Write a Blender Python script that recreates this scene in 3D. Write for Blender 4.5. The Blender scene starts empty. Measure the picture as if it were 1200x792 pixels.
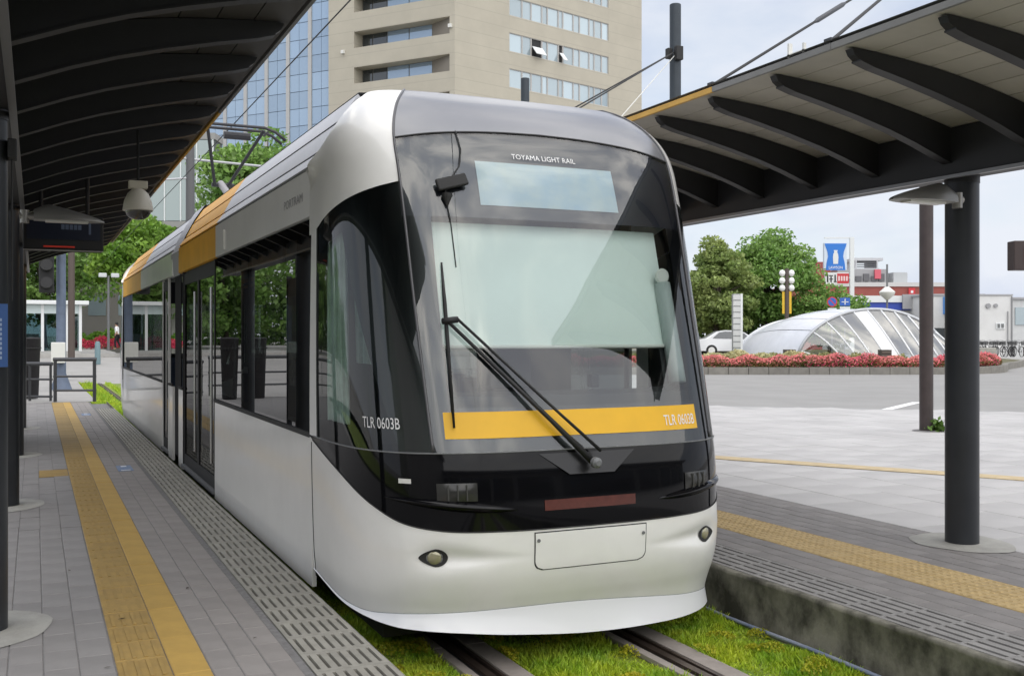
import bpy, bmesh, math, random
import numpy as np
from mathutils import Vector, Matrix
random.seed(7); rng = np.random.default_rng(11)
sc = bpy.context.scene
COL = sc.collection
R = math.radians

# ------------------------------------------------------------------ camera
cd = bpy.data.cameras.new('camera'); cam = bpy.data.objects.new('camera', cd); COL.objects.link(cam)
cam.location = (0, 0, 1.82); cam.rotation_euler = (R(90), 0, R(-24.978))
cd.sensor_width = 36; cd.lens = 36; cd.shift_y = -0.0025; cd.clip_start = 0.05; cd.clip_end = 6000
sc.camera = cam

# ------------------------------------------------------------------ sky (overcast) and sun
SUN_EL, SUN_AZ = 48, 178                      # azimuth clockwise from +Y
w = bpy.data.worlds.new('World'); sc.world = w; w.use_nodes = True
nt = w.node_tree; nt.nodes.clear()
N = nt.nodes.new; L = nt.links.new
out = N('ShaderNodeOutputWorld'); bg = N('ShaderNodeBackground'); bg.inputs['Strength'].default_value = 0.1
sky = N('ShaderNodeTexSky'); sky.sky_type = 'NISHITA'; sky.sun_disc = False
sky.sun_elevation = R(SUN_EL); sky.sun_rotation = R(SUN_AZ)
tc = N('ShaderNodeTexCoord'); mp = N('ShaderNodeMapping'); mp.inputs['Scale'].default_value = (1, 1, 2.2)
L(tc.outputs['Generated'], mp.inputs['Vector'])
n1 = N('ShaderNodeTexNoise'); n1.inputs['Scale'].default_value = 2.6; n1.inputs['Detail'].default_value = 7; n1.inputs['Roughness'].default_value = .58
L(mp.outputs['Vector'], n1.inputs['Vector'])
cr = N('ShaderNodeValToRGB'); cr.color_ramp.elements[0].position = .30; cr.color_ramp.elements[1].position = .50
cr.color_ramp.elements[0].color = (.62, .62, .62, 1); cr.color_ramp.elements[1].color = (1, 1, 1, 1)
L(n1.outputs['Fac'], cr.inputs['Fac'])
n2 = N('ShaderNodeTexNoise'); n2.inputs['Scale'].default_value = 6; n2.inputs['Distortion'].default_value = .6; n2.inputs['Detail'].default_value = 6
L(mp.outputs['Vector'], n2.inputs['Vector'])
cr2 = N('ShaderNodeValToRGB'); cr2.color_ramp.elements[0].position = .36; cr2.color_ramp.elements[1].position = .54
cr2.color_ramp.elements[0].color = (4.6, 4.95, 5.75, 1); cr2.color_ramp.elements[1].color = (5.35, 5.6, 6.1, 1)
L(n2.outputs['Fac'], cr2.inputs['Fac'])
# broken cloud overhead, thinning into an even pale overcast towards the horizon all round
n3 = N('ShaderNodeTexNoise'); n3.inputs['Scale'].default_value = 4.6; n3.inputs['Detail'].default_value = 9; n3.inputs['Roughness'].default_value = .55; n3.inputs['Distortion'].default_value = .5
mp3 = N('ShaderNodeMapping'); mp3.inputs['Location'].default_value = (3.1, .7, 1.9); mp3.inputs['Scale'].default_value = (1, 1, 1.5)
L(tc.outputs['Generated'], mp3.inputs['Vector']); L(mp3.outputs['Vector'], n3.inputs['Vector'])
cr3 = N('ShaderNodeValToRGB'); e = cr3.color_ramp.elements
e[0].position = .40; e[0].color = (2.9, 3.5, 5.2, 1); e[1].position = .64; e[1].color = (16.5, 16.0, 15.4, 1)
e2 = e.new(.48); e2.color = (6.0, 6.3, 7.2, 1); e3 = e.new(.55); e3.color = (11.0, 11.0, 11.2, 1)
L(n3.outputs['Fac'], cr3.inputs['Fac'])
sx = N('ShaderNodeSeparateXYZ'); L(tc.outputs['Generated'], sx.inputs[0])
mz = N('ShaderNodeMapRange'); mz.interpolation_type = 'SMOOTHSTEP'; mz.inputs['From Min'].default_value = .28; mz.inputs['From Max'].default_value = .52
L(sx.outputs['Z'], mz.inputs['Value'])
mh = N('ShaderNodeMix'); mh.data_type = 'RGBA'
L(mz.outputs[0], mh.inputs['Factor']); L(cr2.outputs['Color'], mh.inputs[6]); L(cr3.outputs['Color'], mh.inputs[7])
mx = N('ShaderNodeMix'); mx.data_type = 'RGBA'
L(cr.outputs['Color'], mx.inputs['Factor']); L(sky.outputs['Color'], mx.inputs[6]); L(mh.outputs[2], mx.inputs[7])
L(mx.outputs[2], bg.inputs['Color']); L(bg.outputs['Background'], out.inputs['Surface'])

sd = bpy.data.lights.new('sun', 'SUN'); sd.energy = 1.5; sd.angle = R(118); sd.color = (1, .95, .87)
so = bpy.data.objects.new('sun', sd); COL.objects.link(so)
az, el = R(SUN_AZ), R(SUN_EL)
sdir = Vector((math.sin(az)*math.cos(el), math.cos(az)*math.cos(el), math.sin(el)))
so.rotation_euler = sdir.to_track_quat('Z', 'Y').to_euler(); so.location = sdir*50
sc.view_settings.view_transform = 'Standard'; sc.view_settings.look = 'None'
sc.view_settings.exposure = 0.65; sc.view_settings.gamma = 1
sc.cycles.max_bounces = 8; sc.cycles.transparent_max_bounces = 16

# ------------------------------------------------------------------ materials
MATS = {}
def mat(name, col, rough=.6, metal=0, var=0.0, scale=4.0, bump=0.0, bscale=40, coat=0, ior=1.5, col2=None, stretch=None, isl=0.0, spec=None, detail=6):
    """Principled material: base colour with noise variation, optional second colour, per-island variation, bump"""
    if name in MATS: return MATS[name]
    m = bpy.data.materials.new(name); m.use_nodes = True; t = m.node_tree
    b = t.nodes['Principled BSDF']
    b.inputs['Roughness'].default_value = rough; b.inputs['Metallic'].default_value = metal
    b.inputs['IOR'].default_value = ior
    if spec is not None: b.inputs['Specular IOR Level'].default_value = spec
    if coat: b.inputs['Coat Weight'].default_value = coat; b.inputs['Coat Roughness'].default_value = .06
    c = (*col, 1); b.inputs['Base Color'].default_value = c
    tcn = t.nodes.new('ShaderNodeTexCoord'); src = tcn.outputs['Object']
    if stretch:
        mpn = t.nodes.new('ShaderNodeMapping'); mpn.inputs['Scale'].default_value = stretch
        t.links.new(src, mpn.inputs['Vector']); src = mpn.outputs['Vector']
    cur = None
    if var or col2:
        nz = t.nodes.new('ShaderNodeTexNoise'); nz.inputs['Scale'].default_value = scale; nz.inputs['Detail'].default_value = detail
        nz.inputs['Roughness'].default_value = .6
        t.links.new(src, nz.inputs['Vector'])
        rp = t.nodes.new('ShaderNodeValToRGB'); rp.color_ramp.elements[0].position = .34; rp.color_ramp.elements[1].position = .66
        c2 = col2 if col2 else tuple(min(1, x*(1+var)) for x in col)
        c1 = col if col2 else tuple(x*(1-var) for x in col)
        rp.color_ramp.elements[0].color = (*c1, 1); rp.color_ramp.elements[1].color = (*c2, 1)
        t.links.new(nz.outputs['Fac'], rp.inputs['Fac']); cur = rp.outputs['Color']
    if isl:
        g = t.nodes.new('ShaderNodeNewGeometry'); ma = t.nodes.new('ShaderNodeMapRange')
        ma.inputs['To Min'].default_value = 1-isl; ma.inputs['To Max'].default_value = 1+isl
        oi = t.nodes.new('ShaderNodeObjectInfo'); ad = t.nodes.new('ShaderNodeMath'); ad.operation = 'ADD'
        t.links.new(g.outputs['Random Per Island'], ad.inputs[0]); t.links.new(oi.outputs['Random'], ad.inputs[1])
        fr = t.nodes.new('ShaderNodeMath'); fr.operation = 'FRACT'; t.links.new(ad.outputs[0], fr.inputs[0])
        t.links.new(fr.outputs[0], ma.inputs['Value'])
        mm = t.nodes.new('ShaderNodeMix'); mm.data_type = 'RGBA'; mm.blend_type = 'MULTIPLY'; mm.inputs['Factor'].default_value = 1
        if cur: t.links.new(cur, mm.inputs[6])
        else: mm.inputs[6].default_value = c
        t.links.new(ma.outputs['Result'], mm.inputs[7]); cur = mm.outputs[2]
    if cur: t.links.new(cur, b.inputs['Base Color'])
    if bump:
        nb = t.nodes.new('ShaderNodeTexNoise'); nb.inputs['Scale'].default_value = bscale; nb.inputs['Detail'].default_value = 5
        t.links.new(src, nb.inputs['Vector'])
        bn = t.nodes.new('ShaderNodeBump'); bn.inputs['Strength'].default_value = bump; bn.inputs['Distance'].default_value = .01
        t.links.new(nb.outputs['Fac'], bn.inputs['Height']); t.links.new(bn.outputs['Normal'], b.inputs['Normal'])
    MATS[name] = m; return m

def leafmat(name, ca, cb, isl=.35):
    m = mat(name, ca, .55, 0, col2=cb, scale=.5, isl=isl, detail=3)
    t = m.node_tree; b = t.nodes['Principled BSDF']; o = t.nodes['Material Output']
    tr = t.nodes.new('ShaderNodeBsdfTranslucent'); mxs = t.nodes.new('ShaderNodeMixShader'); mxs.inputs[0].default_value = .3
    src = b.inputs['Base Color'].links[0].from_socket
    t.links.new(src, tr.inputs['Color'])
    t.links.new(b.outputs[0], mxs.inputs[1]); t.links.new(tr.outputs[0], mxs.inputs[2]); t.links.new(mxs.outputs[0], o.inputs['Surface'])
    return m

def glassmat(name, tint, refl=.12, ior=1.5, rough=.0, rmax=1.0):
    """thin pane: tinted see-through plus a Fresnel mirror"""
    if name in MATS: return MATS[name]
    m = bpy.data.materials.new(name); m.use_nodes = True; t = m.node_tree; t.nodes.clear()
    o = t.nodes.new('ShaderNodeOutputMaterial'); tr = t.nodes.new('ShaderNodeBsdfTransparent'); gl = t.nodes.new('ShaderNodeBsdfGlossy')
    tr.inputs['Color'].default_value = (*tint, 1); gl.inputs['Roughness'].default_value = rough
    fr = t.nodes.new('ShaderNodeLayerWeight'); fr.inputs['Blend'].default_value = .25
    mr = t.nodes.new('ShaderNodeMapRange'); mr.inputs['To Min'].default_value = refl; mr.inputs['To Max'].default_value = rmax
    t.links.new(fr.outputs['Fresnel'], mr.inputs['Value'])
    ms = t.nodes.new('ShaderNodeMixShader')
    t.links.new(mr.outputs[0], ms.inputs[0]); t.links.new(tr.outputs[0], ms.inputs[1]); t.links.new(gl.outputs[0], ms.inputs[2])
    t.links.new(ms.outputs[0], o.inputs['Surface']); MATS[name] = m; return m

def glow(name, col, s):
    m = bpy.data.materials.new(name); m.use_nodes = True; b = m.node_tree.nodes['Principled BSDF']
    b.inputs['Base Color'].default_value = (*col, 1); b.inputs['Emission Color'].default_value = (*col, 1); b.inputs['Emission Strength'].default_value = s
    return m

WHITE = mat('tram_white', (.86, .855, .825), .28, var=.03, scale=3, coat=.6)
LIP = mat('tram_lip', (.80, .81, .83), .3, coat=.5)
SILVER = mat('tram_silver', (.84, .835, .82), .34, .0, var=.04, scale=2, coat=.4)
FORE = mat('tram_forehead', (.21, .215, .23), .28, .35, var=.05, scale=2.0, coat=.15)
ROOFW = mat('tram_roof', (0.510, 0.517, 0.540), .35, .1, var=.06, scale=1.3)
BLACKG = mat('gloss_black', (.004, .004, .005), .06, ior=1.33)
BLACKM = mat('matt_black', (.012, .012, .013), .6, var=.2)
RUBBER = mat('rubber', (.02, .02, .02), .7)
YEL = mat('tram_yellow', (.82, .46, .012), .4, var=.04, scale=6)
OCHRE = mat('ochre_paint', (.74, .37, .015), .45, var=.08, scale=3)
GREYP = mat('grey_plastic', (.16, .165, .17), .5)
PALE = mat('pale_plastic', (.7, .7, .66), .4)
TEXTW = mat('lettering_white', (.85, .85, .85), .5)
TEXTG = mat('lettering_grey', (.30, .30, .31), .5)
LENS = mat('lamp_lens', (.34, .32, .20), .12, .2, coat=1)
CHROME = mat('chrome', (.75, .75, .75), .12, 1)
STEEL = mat('dark_steel', (.028, .031, .036), .42, .2, var=.18, scale=2)
RIBM = mat('rib_paint', (.022, .022, .024), .5, var=.15, scale=1.5)
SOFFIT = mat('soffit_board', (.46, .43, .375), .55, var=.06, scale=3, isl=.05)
SOFFIT_SHADE = mat('soffit_board_shade', (.05, .046, .040), .6, var=.10, scale=3, isl=.05)  # same boards, with the shade under the left canopy put into the colour
CONC = mat('pale_concrete', (0.342, 0.335, 0.305), .85, var=.14, scale=5, bump=.3, bscale=60)
PAVL = mat('paver_grey', (0.236, 0.225, 0.217), .7, var=.10, scale=3, bump=.15, bscale=120, isl=.035)
PAVW = mat('paver_warm', (0.253, 0.234, 0.220), .72, var=.08, scale=5, bump=.15, bscale=120, isl=.05)
PAVD = mat('paver_dark', (0.205, 0.192, 0.183), .72, var=.12, scale=5, bump=.2, bscale=120, isl=.08)
JOINT = mat('joint_sand', (0.175, 0.170, 0.167), .95, var=.2, scale=30)
TACL = mat('tactile_worn', (0.286, 0.190, 0.060), .7, col2=(0.365, 0.238, 0.067), scale=7, bump=.2, bscale=90, isl=.06)
TACY = mat('tactile_yellow', (0.432, 0.275, 0.064), .65, var=.08, scale=6, bump=.15, bscale=90, isl=.03)
GRATE = mat('grating_beige', (0.288, 0.276, 0.240), .7, var=.12, scale=8, bump=.1, bscale=90, isl=.07)
GRATED = mat('grating_grey', (0.223, 0.215, 0.206), .75, var=.12, scale=8, isl=.08)
DARK = mat('dark_void', (.015, .015, .014), .9)
SLAB = mat('plaza_slab', (0.435, 0.425, 0.417), .75, var=.11, scale=.9, bump=.1, bscale=60, isl=.035)
SLABJ = mat('plaza_joint', (0.347, 0.343, 0.338), .9, var=.1, scale=9)
RAILM = mat('rail_steel', (.16, .12, .10), .38, .8, var=.2, scale=9)
SLEEP = mat('rail_bed_concrete', (0.307, 0.272, 0.246), .85, var=.12, scale=9, bump=.2)
WALLM = mat('mossy_concrete', (.045, .043, .033), .9, col2=(.23, .22, .18), scale=4.2, bump=.5, bscale=30, stretch=(1, 1, .8))
ASPH = mat('asphalt', (0.272, 0.268, 0.259), .9, var=.06, scale=.6, bump=.2, bscale=150)
ROADP = mat('road_paint', (.75, .75, .74), .7, var=.1, scale=5)
SOIL = mat('soil', (.09, .075, .05), .95, col2=(.13, .13, .05), scale=2)
TURF = mat('turf_base', (0.124, 0.203, 0.026), .95, col2=(0.230, 0.274, 0.035), scale=3, bump=.4)
HOTEL = mat('hotel_tile', (.43, .40, .325), .75, var=.05, scale=.4, bump=.1, bscale=8)
HGLASS = mat('hotel_glass', (0.336, 0.440, 0.560), .06, .45, isl=.10, coat=.5)
WGLASS = mat('window_glass', (.36, .44, .48), .1, .2, isl=.18, coat=.8)
DGLASS = mat('dark_glass', (.02, .028, .032), .05, 0, coat=1, ior=1.7)
MULL = mat('mullion', (.5, .49, .47), .5)

_r = [n for n in WALLM.node_tree.nodes if n.type == 'VALTORGB'][0]; _r.color_ramp.elements[0].position = .38; _r.color_ramp.elements[1].position = .62
def course_lines(m, pitch, wdt, dark):
    """fine horizontal joint lines of a tiled wall, too far off to build"""
    t = m.node_tree; b_ = t.nodes['Principled BSDF']; src = b_.inputs['Base Color'].links[0].from_socket
    tcn = t.nodes.new('ShaderNodeTexCoord'); sp = t.nodes.new('ShaderNodeSeparateXYZ'); t.links.new(tcn.outputs['Object'], sp.inputs[0])
    d1 = t.nodes.new('ShaderNodeMath'); d1.operation = 'DIVIDE'; d1.inputs[1].default_value = pitch; t.links.new(sp.outputs['Z'], d1.inputs[0])
    f1 = t.nodes.new('ShaderNodeMath'); f1.operation = 'FRACT'; t.links.new(d1.outputs[0], f1.inputs[0])
    l1 = t.nodes.new('ShaderNodeMath'); l1.operation = 'LESS_THAN'; l1.inputs[1].default_value = wdt/pitch; t.links.new(f1.outputs[0], l1.inputs[0])
    m1 = t.nodes.new('ShaderNodeMath'); m1.operation = 'MULTIPLY'; m1.inputs[1].default_value = .8; t.links.new(l1.outputs[0], m1.inputs[0])
    mm = t.nodes.new('ShaderNodeMix'); mm.data_type = 'RGBA'; t.links.new(m1.outputs[0], mm.inputs['Factor']); t.links.new(src, mm.inputs[6]); mm.inputs[7].default_value = (*dark, 1)
    t.links.new(mm.outputs[2], b_.inputs['Base Color'])
course_lines(HOTEL, 1.283, .07, (.36, .335, .275))
# ------------------------------------------------------------------ mesh builder
class MB:
    def __init__(s): s.v = []; s.f = []
    def add(s, vs, fs):
        o = len(s.v); s.v += [tuple(p) for p in vs]; s.f += [tuple(i+o for i in q) for q in fs]; return s
    def box(s, x0, y0, z0, x1, y1, z1, M=None):
        vs = [(x0,y0,z0),(x1,y0,z0),(x1,y1,z0),(x0,y1,z0),(x0,y0,z1),(x1,y0,z1),(x1,y1,z1),(x0,y1,z1)]
        if M is not None: vs = [M @ Vector(p) for p in vs]
        return s.add(vs, [(0,3,2,1),(4,5,6,7),(0,1,5,4),(1,2,6,5),(2,3,7,6),(3,0,4,7)])
    def tube(s, pts, r, seg=10, cap=True):
        pts = [Vector(p) for p in pts]; n = len(pts)
        rs = r if isinstance(r, (list, tuple)) else [r]*n
        vs = []; fs = []
        t0 = (pts[1]-pts[0]).normalized(); up = Vector((0,0,1)) if abs(t0.z) < .95 else Vector((1,0,0))
        a = t0.cross(up).normalized()
        for i, p in enumerate(pts):
            t = (pts[min(i+1,n-1)]-pts[max(i-1,0)]).normalized()
            a = (a - t*a.dot(t)).normalized(); b = t.cross(a)
            for k in range(seg):
                an = 2*math.pi*k/seg; vs.append(p+(a*math.cos(an)+b*math.sin(an))*rs[i])
        for i in range(n-1):
            for k in range(seg): fs.append((i*seg+k, i*seg+(k+1)%seg, (i+1)*seg+(k+1)%seg, (i+1)*seg+k))
        if cap: fs.append(tuple(range(seg-1,-1,-1))); fs.append(tuple((n-1)*seg+k for k in range(seg)))
        return s.add(vs, fs)
    def lathe(s, prof, c=(0,0,0), seg=20):
        vs = []; fs = []; n = len(prof)
        for (r, z) in prof:
            for k in range(seg):
                an = 2*math.pi*k/seg; vs.append((c[0]+r*math.cos(an), c[1]+r*math.sin(an), c[2]+z))
        for i in range(n-1):
            for k in range(seg): fs.append((i*seg+k, i*seg+(k+1)%seg, (i+1)*seg+(k+1)%seg, (i+1)*seg+k))
        fs.append(tuple(range(seg-1,-1,-1))); fs.append(tuple((n-1)*seg+k for k in range(seg)))
        return s.add(vs, fs)
    def grid(s, rows):
        m = len(rows[0]); vs = [p for r_ in rows for p in r_]
        fs = [(i*m+j, i*m+j+1, (i+1)*m+j+1, (i+1)*m+j) for i in range(len(rows)-1) for j in range(m-1)]
        return s.add(vs, fs)
    def prism(s, poly, fn, h0, h1):
        """poly of 2-D points; fn(u,v,h) gives the 3-D point"""
        n = len(poly); vs = [fn(u, v, h0) for u, v in poly]+[fn(u, v, h1) for u, v in poly]
        fs = [tuple(range(n-1,-1,-1)), tuple(range(n, 2*n))]+[(i, (i+1)%n, n+(i+1)%n, n+i) for i in range(n)]
        return s.add(vs, fs)

def rootloc(o):
    while o.parent: o = o.parent
    return Vector(o.location)
def tag(o, label=None, cat=None, group=None, kind=None):
    if label: o['label'] = label
    if cat: o['category'] = cat
    if group: o['group'] = group
    if kind: o['kind'] = kind
    return o
def put(name, mb, m, parent=None, smooth=False, world=True, bevel=0, label=None, cat=None, group=None, kind=None, fixn=True, loc=None):
    """link one mesh object; vertices are given in world space (or in the thing's own space when world=False)"""
    vs = mb.v
    off = Vector((0,0,0))
    if world:
        if parent: off = rootloc(parent)
        elif loc: off = Vector(loc)
        if off.length > 0: vs = [(p[0]-off.x, p[1]-off.y, p[2]-off.z) for p in vs]
    me = bpy.data.meshes.new(name); me.from_pydata(vs, [], mb.f); me.update()
    if fixn:
        bm = bmesh.new(); bm.from_mesh(me); bmesh.ops.recalc_face_normals(bm, faces=bm.faces); bm.to_mesh(me); bm.free()
    if smooth: me.polygons.foreach_set('use_smooth', [True]*len(me.polygons))
    me.materials.append(m)
    o = bpy.data.objects.new(name, me); COL.objects.link(o)
    if parent: o.parent = parent
    elif loc: o.location = loc
    if smooth == 'auto':
        try:
            me.set_sharp_from_angle(angle=R(38))
        except Exception: pass
    if bevel:
        bv = o.modifiers.new('bevel', 'BEVEL'); bv.width = bevel; bv.segments = 2; bv.limit_method = 'ANGLE'
    return tag(o, label, cat, group, kind)
def thing(name, label, cat, loc, group=None, rz=0):
    o = bpy.data.objects.new(name, None); COL.objects.link(o); o.location = loc; o.rotation_euler = (0,0,rz); o.empty_display_size = .2
    return tag(o, label, cat, group)
def copy_tree(o, parent=None, label=None, loc=None, rz=None):
    c = o.copy(); COL.objects.link(c)
    if parent: c.parent = parent
    if loc is not None: c.location = loc
    if rz is not None: c.rotation_euler = (0,0,rz)
    if label: c['label'] = label
    for ch in list(o.children): copy_tree(ch, c)
    return c
def inst(src, loc, parent=None, rz=0, name=None):
    c = src.copy(); COL.objects.link(c); c.location = loc; c.rotation_euler = (0,0,rz)
    if parent: c.parent = parent
    return c
def npmesh(name, V, F, m, smooth=False, parent=None, **kw):
    """fast mesh from numpy arrays of vertices and equal-sized faces"""
    me = bpy.data.meshes.new(name); k = F.shape[1]
    if parent is not None: V = V-np.array(rootloc(parent))[None]
    me.vertices.add(len(V)); me.vertices.foreach_set('co', V.astype(np.float32).ravel())
    me.loops.add(F.size); me.loops.foreach_set('vertex_index', F.astype(np.int32).ravel())
    me.polygons.add(len(F)); me.polygons.foreach_set('loop_start', np.arange(0, F.size, k, dtype=np.int32))
    try: me.polygons.foreach_set('loop_total', np.full(len(F), k, dtype=np.int32))
    except Exception: pass
    me.update(calc_edges=True); me.materials.append(m)
    o = bpy.data.objects.new(name, me); COL.objects.link(o)
    if parent is not None: o.parent = parent
    return tag(o, **kw)
def interp(x, pts):
    if x <= pts[0][0]: return pts[0][1]
    for (a, b), (c, d) in zip(pts, pts[1:]):
        if x <= c: return b+(d-b)*(x-a)/(c-a)
    return pts[-1][1]
def smoothinterp(pts):
    """monotone-ish cubic (Catmull) through points"""
    xs = [p[0] for p in pts]; ys = [p[1] for p in pts]; n = len(pts)
    ms = []
    for i in range(n):
        if i == 0: ms.append((ys[1]-ys[0])/(xs[1]-xs[0]))
        elif i == n-1: ms.append((ys[-1]-ys[-2])/(xs[-1]-xs[-2]))
        else: ms.append(.5*((ys[i+1]-ys[i])/(xs[i+1]-xs[i])+(ys[i]-ys[i-1])/(xs[i]-xs[i-1])))
    def f(x):
        if x <= xs[0]: return ys[0]
        if x >= xs[-1]: return ys[-1]
        for i in range(n-1):
            if x <= xs[i+1]:
                h = xs[i+1]-xs[i]; t = (x-xs[i])/h
                return (2*t**3-3*t*t+1)*ys[i]+(t**3-2*t*t+t)*h*ms[i]+(-2*t**3+3*t*t)*ys[i+1]+(t**3-t*t)*h*ms[i+1]
    return f
def text_geo(s):
    """outline letters as flat polygons, scaled to width 1 x height 1, origin at lower left"""
    cu = bpy.data.curves.new('lettering', 'FONT'); cu.body = s; cu.resolution_u = 3
    o = bpy.data.objects.new('lettering', cu); COL.objects.link(o)
    dg = bpy.context.evaluated_depsgraph_get(); me = bpy.data.meshes.new_from_object(o.evaluated_get(dg))
    vs = [(v.co.x, v.co.y) for v in me.vertices]; fs = [tuple(p.vertices) for p in me.polygons]
    bpy.data.objects.remove(o); bpy.data.curves.remove(cu); bpy.data.meshes.remove(me)
    x0 = min(v[0] for v in vs); x1 = max(v[0] for v in vs); y0 = min(v[1] for v in vs); y1 = max(v[1] for v in vs)
    return [((x-x0)/(x1-x0), (y-y0)/(y1-y0)) for x, y in vs], fs
def lettering(name, s, fn, m, parent):
    vs, fs = text_geo(s); mb = MB(); mb.add([fn(u, v) for u, v in vs], fs)
    return put(name, mb, m, parent, fixn=False)

# ================================================================== SETTING: ground
def sheet(name, pts, m, kind='structure', z=None):
    mb = MB(); mb.add([(x, y, z if z is not None else h) for (x, y, *h_) in pts for h in [h_[0] if h_ else 0]], [tuple(range(len(pts)))])
    return put(name, mb, m, kind=kind)
sheet('ground', [(-3000,-3000),(3000,-3000),(3000,3000),(-3000,3000)], ASPH, z=-.14)
# road and forecourt east of the stop (sheet at +0.15) and the rising ground beyond the end of the platforms
sheet('road', [(6.3,-60),(260,-60),(260,240),(4.15,240),(4.15,24),(6.3,24)], ASPH, z=.15)
mb = MB()
rows = []
for Y, Z in [(25.6,.292),(33,.24),(44,.30),(46,.33),(46.02,.331),(62,.88),(90,.95),(240,1.2)]:
    rows.append([(-90,Y,Z),(1.3 if Y < 46.01 else 4.1,Y,Z)])
mb.grid(rows); mb.add([(1.3,42,-.03),(4.1,42,-.03),(4.1,46.05,.334),(1.3,46.05,.334)], [(0,1,2,3)]); put('street', mb, mat('street_concrete', (0.317, 0.308, 0.293), .9, var=.08, scale=.8), kind='structure')
# ---- track bed
mb = MB(); mb.box(1.5,-12,-.13,4.1,47,-.035); put('track_bed', mb, TURF, kind='structure')
for i, xr in enumerate((2.23, 3.28)):
    t = thing('rail', ['dark steel grooved rail nearer the shaded platform', 'dark steel grooved rail nearer the open plaza'][i], 'rail', (xr, 4, -.03), 'rails of the tram track')
    mb = MB(); mb.box(xr-.035,-12,-.03,xr+.012,46,.0); put('railhead', mb, RAILM, t)
    mb = MB(); mb.box(xr+.045,-12,-.03,xr+.062,46,-.004); put('guard_lip', mb, RAILM, t)
    mb = MB(); mb.box(xr-.068,-12,-.03,xr-.036,46,-.018).box(xr+.013,-12,-.03,xr+.044,46,-.026).box(xr+.063,-12,-.03,xr+.075,46,-.016); put('groove_filler', mb, RUBBER, t)
    for (a, b) in ((xr-.125, xr-.069), (xr+.076, xr+.20)):
        mb = MB()
        y = -4.0
        while y < 24: mb.box(a, y, -.033, b, y+1.19, -.002); y += 1.2
        put('concrete_edging', mb, SLEEP, t, bevel=.004)

def grass(name, area, n, h, m, seed, label=None, z=-.04, wdt=.010, keep=None):
    g = np.random.default_rng(seed); x0, x1, y0, y1 = area
    X = g.uniform(x0, x1, n); Y = g.uniform(y0, y1, n)
    if keep is not None: k = keep(X, Y); X, Y = X[k], Y[k]
    n = len(X); a = g.uniform(0, 2*np.pi, n); hh = h*g.uniform(.5, 1.25, n)*(.7+.5*np.sin(X*7.1+1.3)*np.sin(Y*5.3)); ww = wdt*g.uniform(.6, 1.3, n)
    ln = g.normal(0, .5, (n, 2))*hh[:, None]
    B = np.stack([X, Y, np.full(n, z)], 1); d = np.stack([np.cos(a), np.sin(a), 0*a], 1)*ww[:, None]
    T = B+np.concatenate([ln, hh[:, None]], 1)
    V = np.stack([B-d, B+d, T], 1).reshape(-1, 3); F = np.arange(3*n).reshape(-1, 3)
    return npmesh(name, V, F, m, label=label, cat='grass', kind='stuff')
GR = leafmat('grass_blade', (0.244, 0.447, 0.030), (0.529, 0.609, 0.046), .3)
GR.node_tree.nodes['Noise Texture'].inputs['Scale'].default_value = 4
def offrail(X, Y):
    k = np.ones(len(X), bool)
    for xr in (2.23, 3.28): k &= ~((X > xr-.135) & (X < xr+.21))
    return k
grass('track_grass', (1.53,4.07,3.3,7.6), 90000, .06, GR, 3, 'bright green mossy grass growing between the rails in front of the tram', keep=offrail)
grass('far_track_grass', (1.32,2.6,22,44), 26000, .10, GR, 4, 'strip of bright green grass beside the track beyond the shaded platform', wdt=.03, keep=offrail)
# yellow stonecrop clumps in the grass: tiny leaf rosettes
V = []; F = []
def quads(P, size, g, flat=.0):
    n = len(P); A = g.normal(size=(n,3)); A[:, 2] *= (1-flat); A /= np.linalg.norm(A, axis=1)[:, None]+1e-9
    Bv = np.cross(A, g.normal(size=(n,3))); Bv /= np.linalg.norm(Bv, axis=1)[:, None]+1e-9
    s_ = (size*g.uniform(.6, 1.3, n))[:, None]
    V = np.stack([P-A*s_, P+Bv*s_*.55, P+A*s_, P-Bv*s_*.55], 1).reshape(-1, 3)
    return V, np.arange(4*n).reshape(-1, 4)
g5 = np.random.default_rng(21); P = []
for _ in range(80):
    cx = g5.uniform(1.6, 4.05); cy = g5.uniform(3.4, 5.9); r_ = g5.uniform(.04, .13); k = int(260*r_/.1)
    a = g5.uniform(0, 2*np.pi, k); rr = r_*np.sqrt(g5.uniform(0, 1, k))
    P.append(np.stack([cx+rr*np.cos(a), cy+rr*np.sin(a), -.03+.036*np.sqrt(np.maximum(0, 1-(rr/r_)**2))+g5.uniform(0,.02,k)], 1))
P = np.concatenate(P); P = P[offrail(P[:,0], P[:,1])]
V, F = quads(P, .010, g5)
npmesh('stonecrop', V, F, leafmat('stonecrop_leaf', (0.372, 0.407, 0.026), (0.549, 0.495, 0.026), .3), label='yellow green stonecrop clumps dotted through the track grass', cat='ground cover', kind='stuff')

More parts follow.
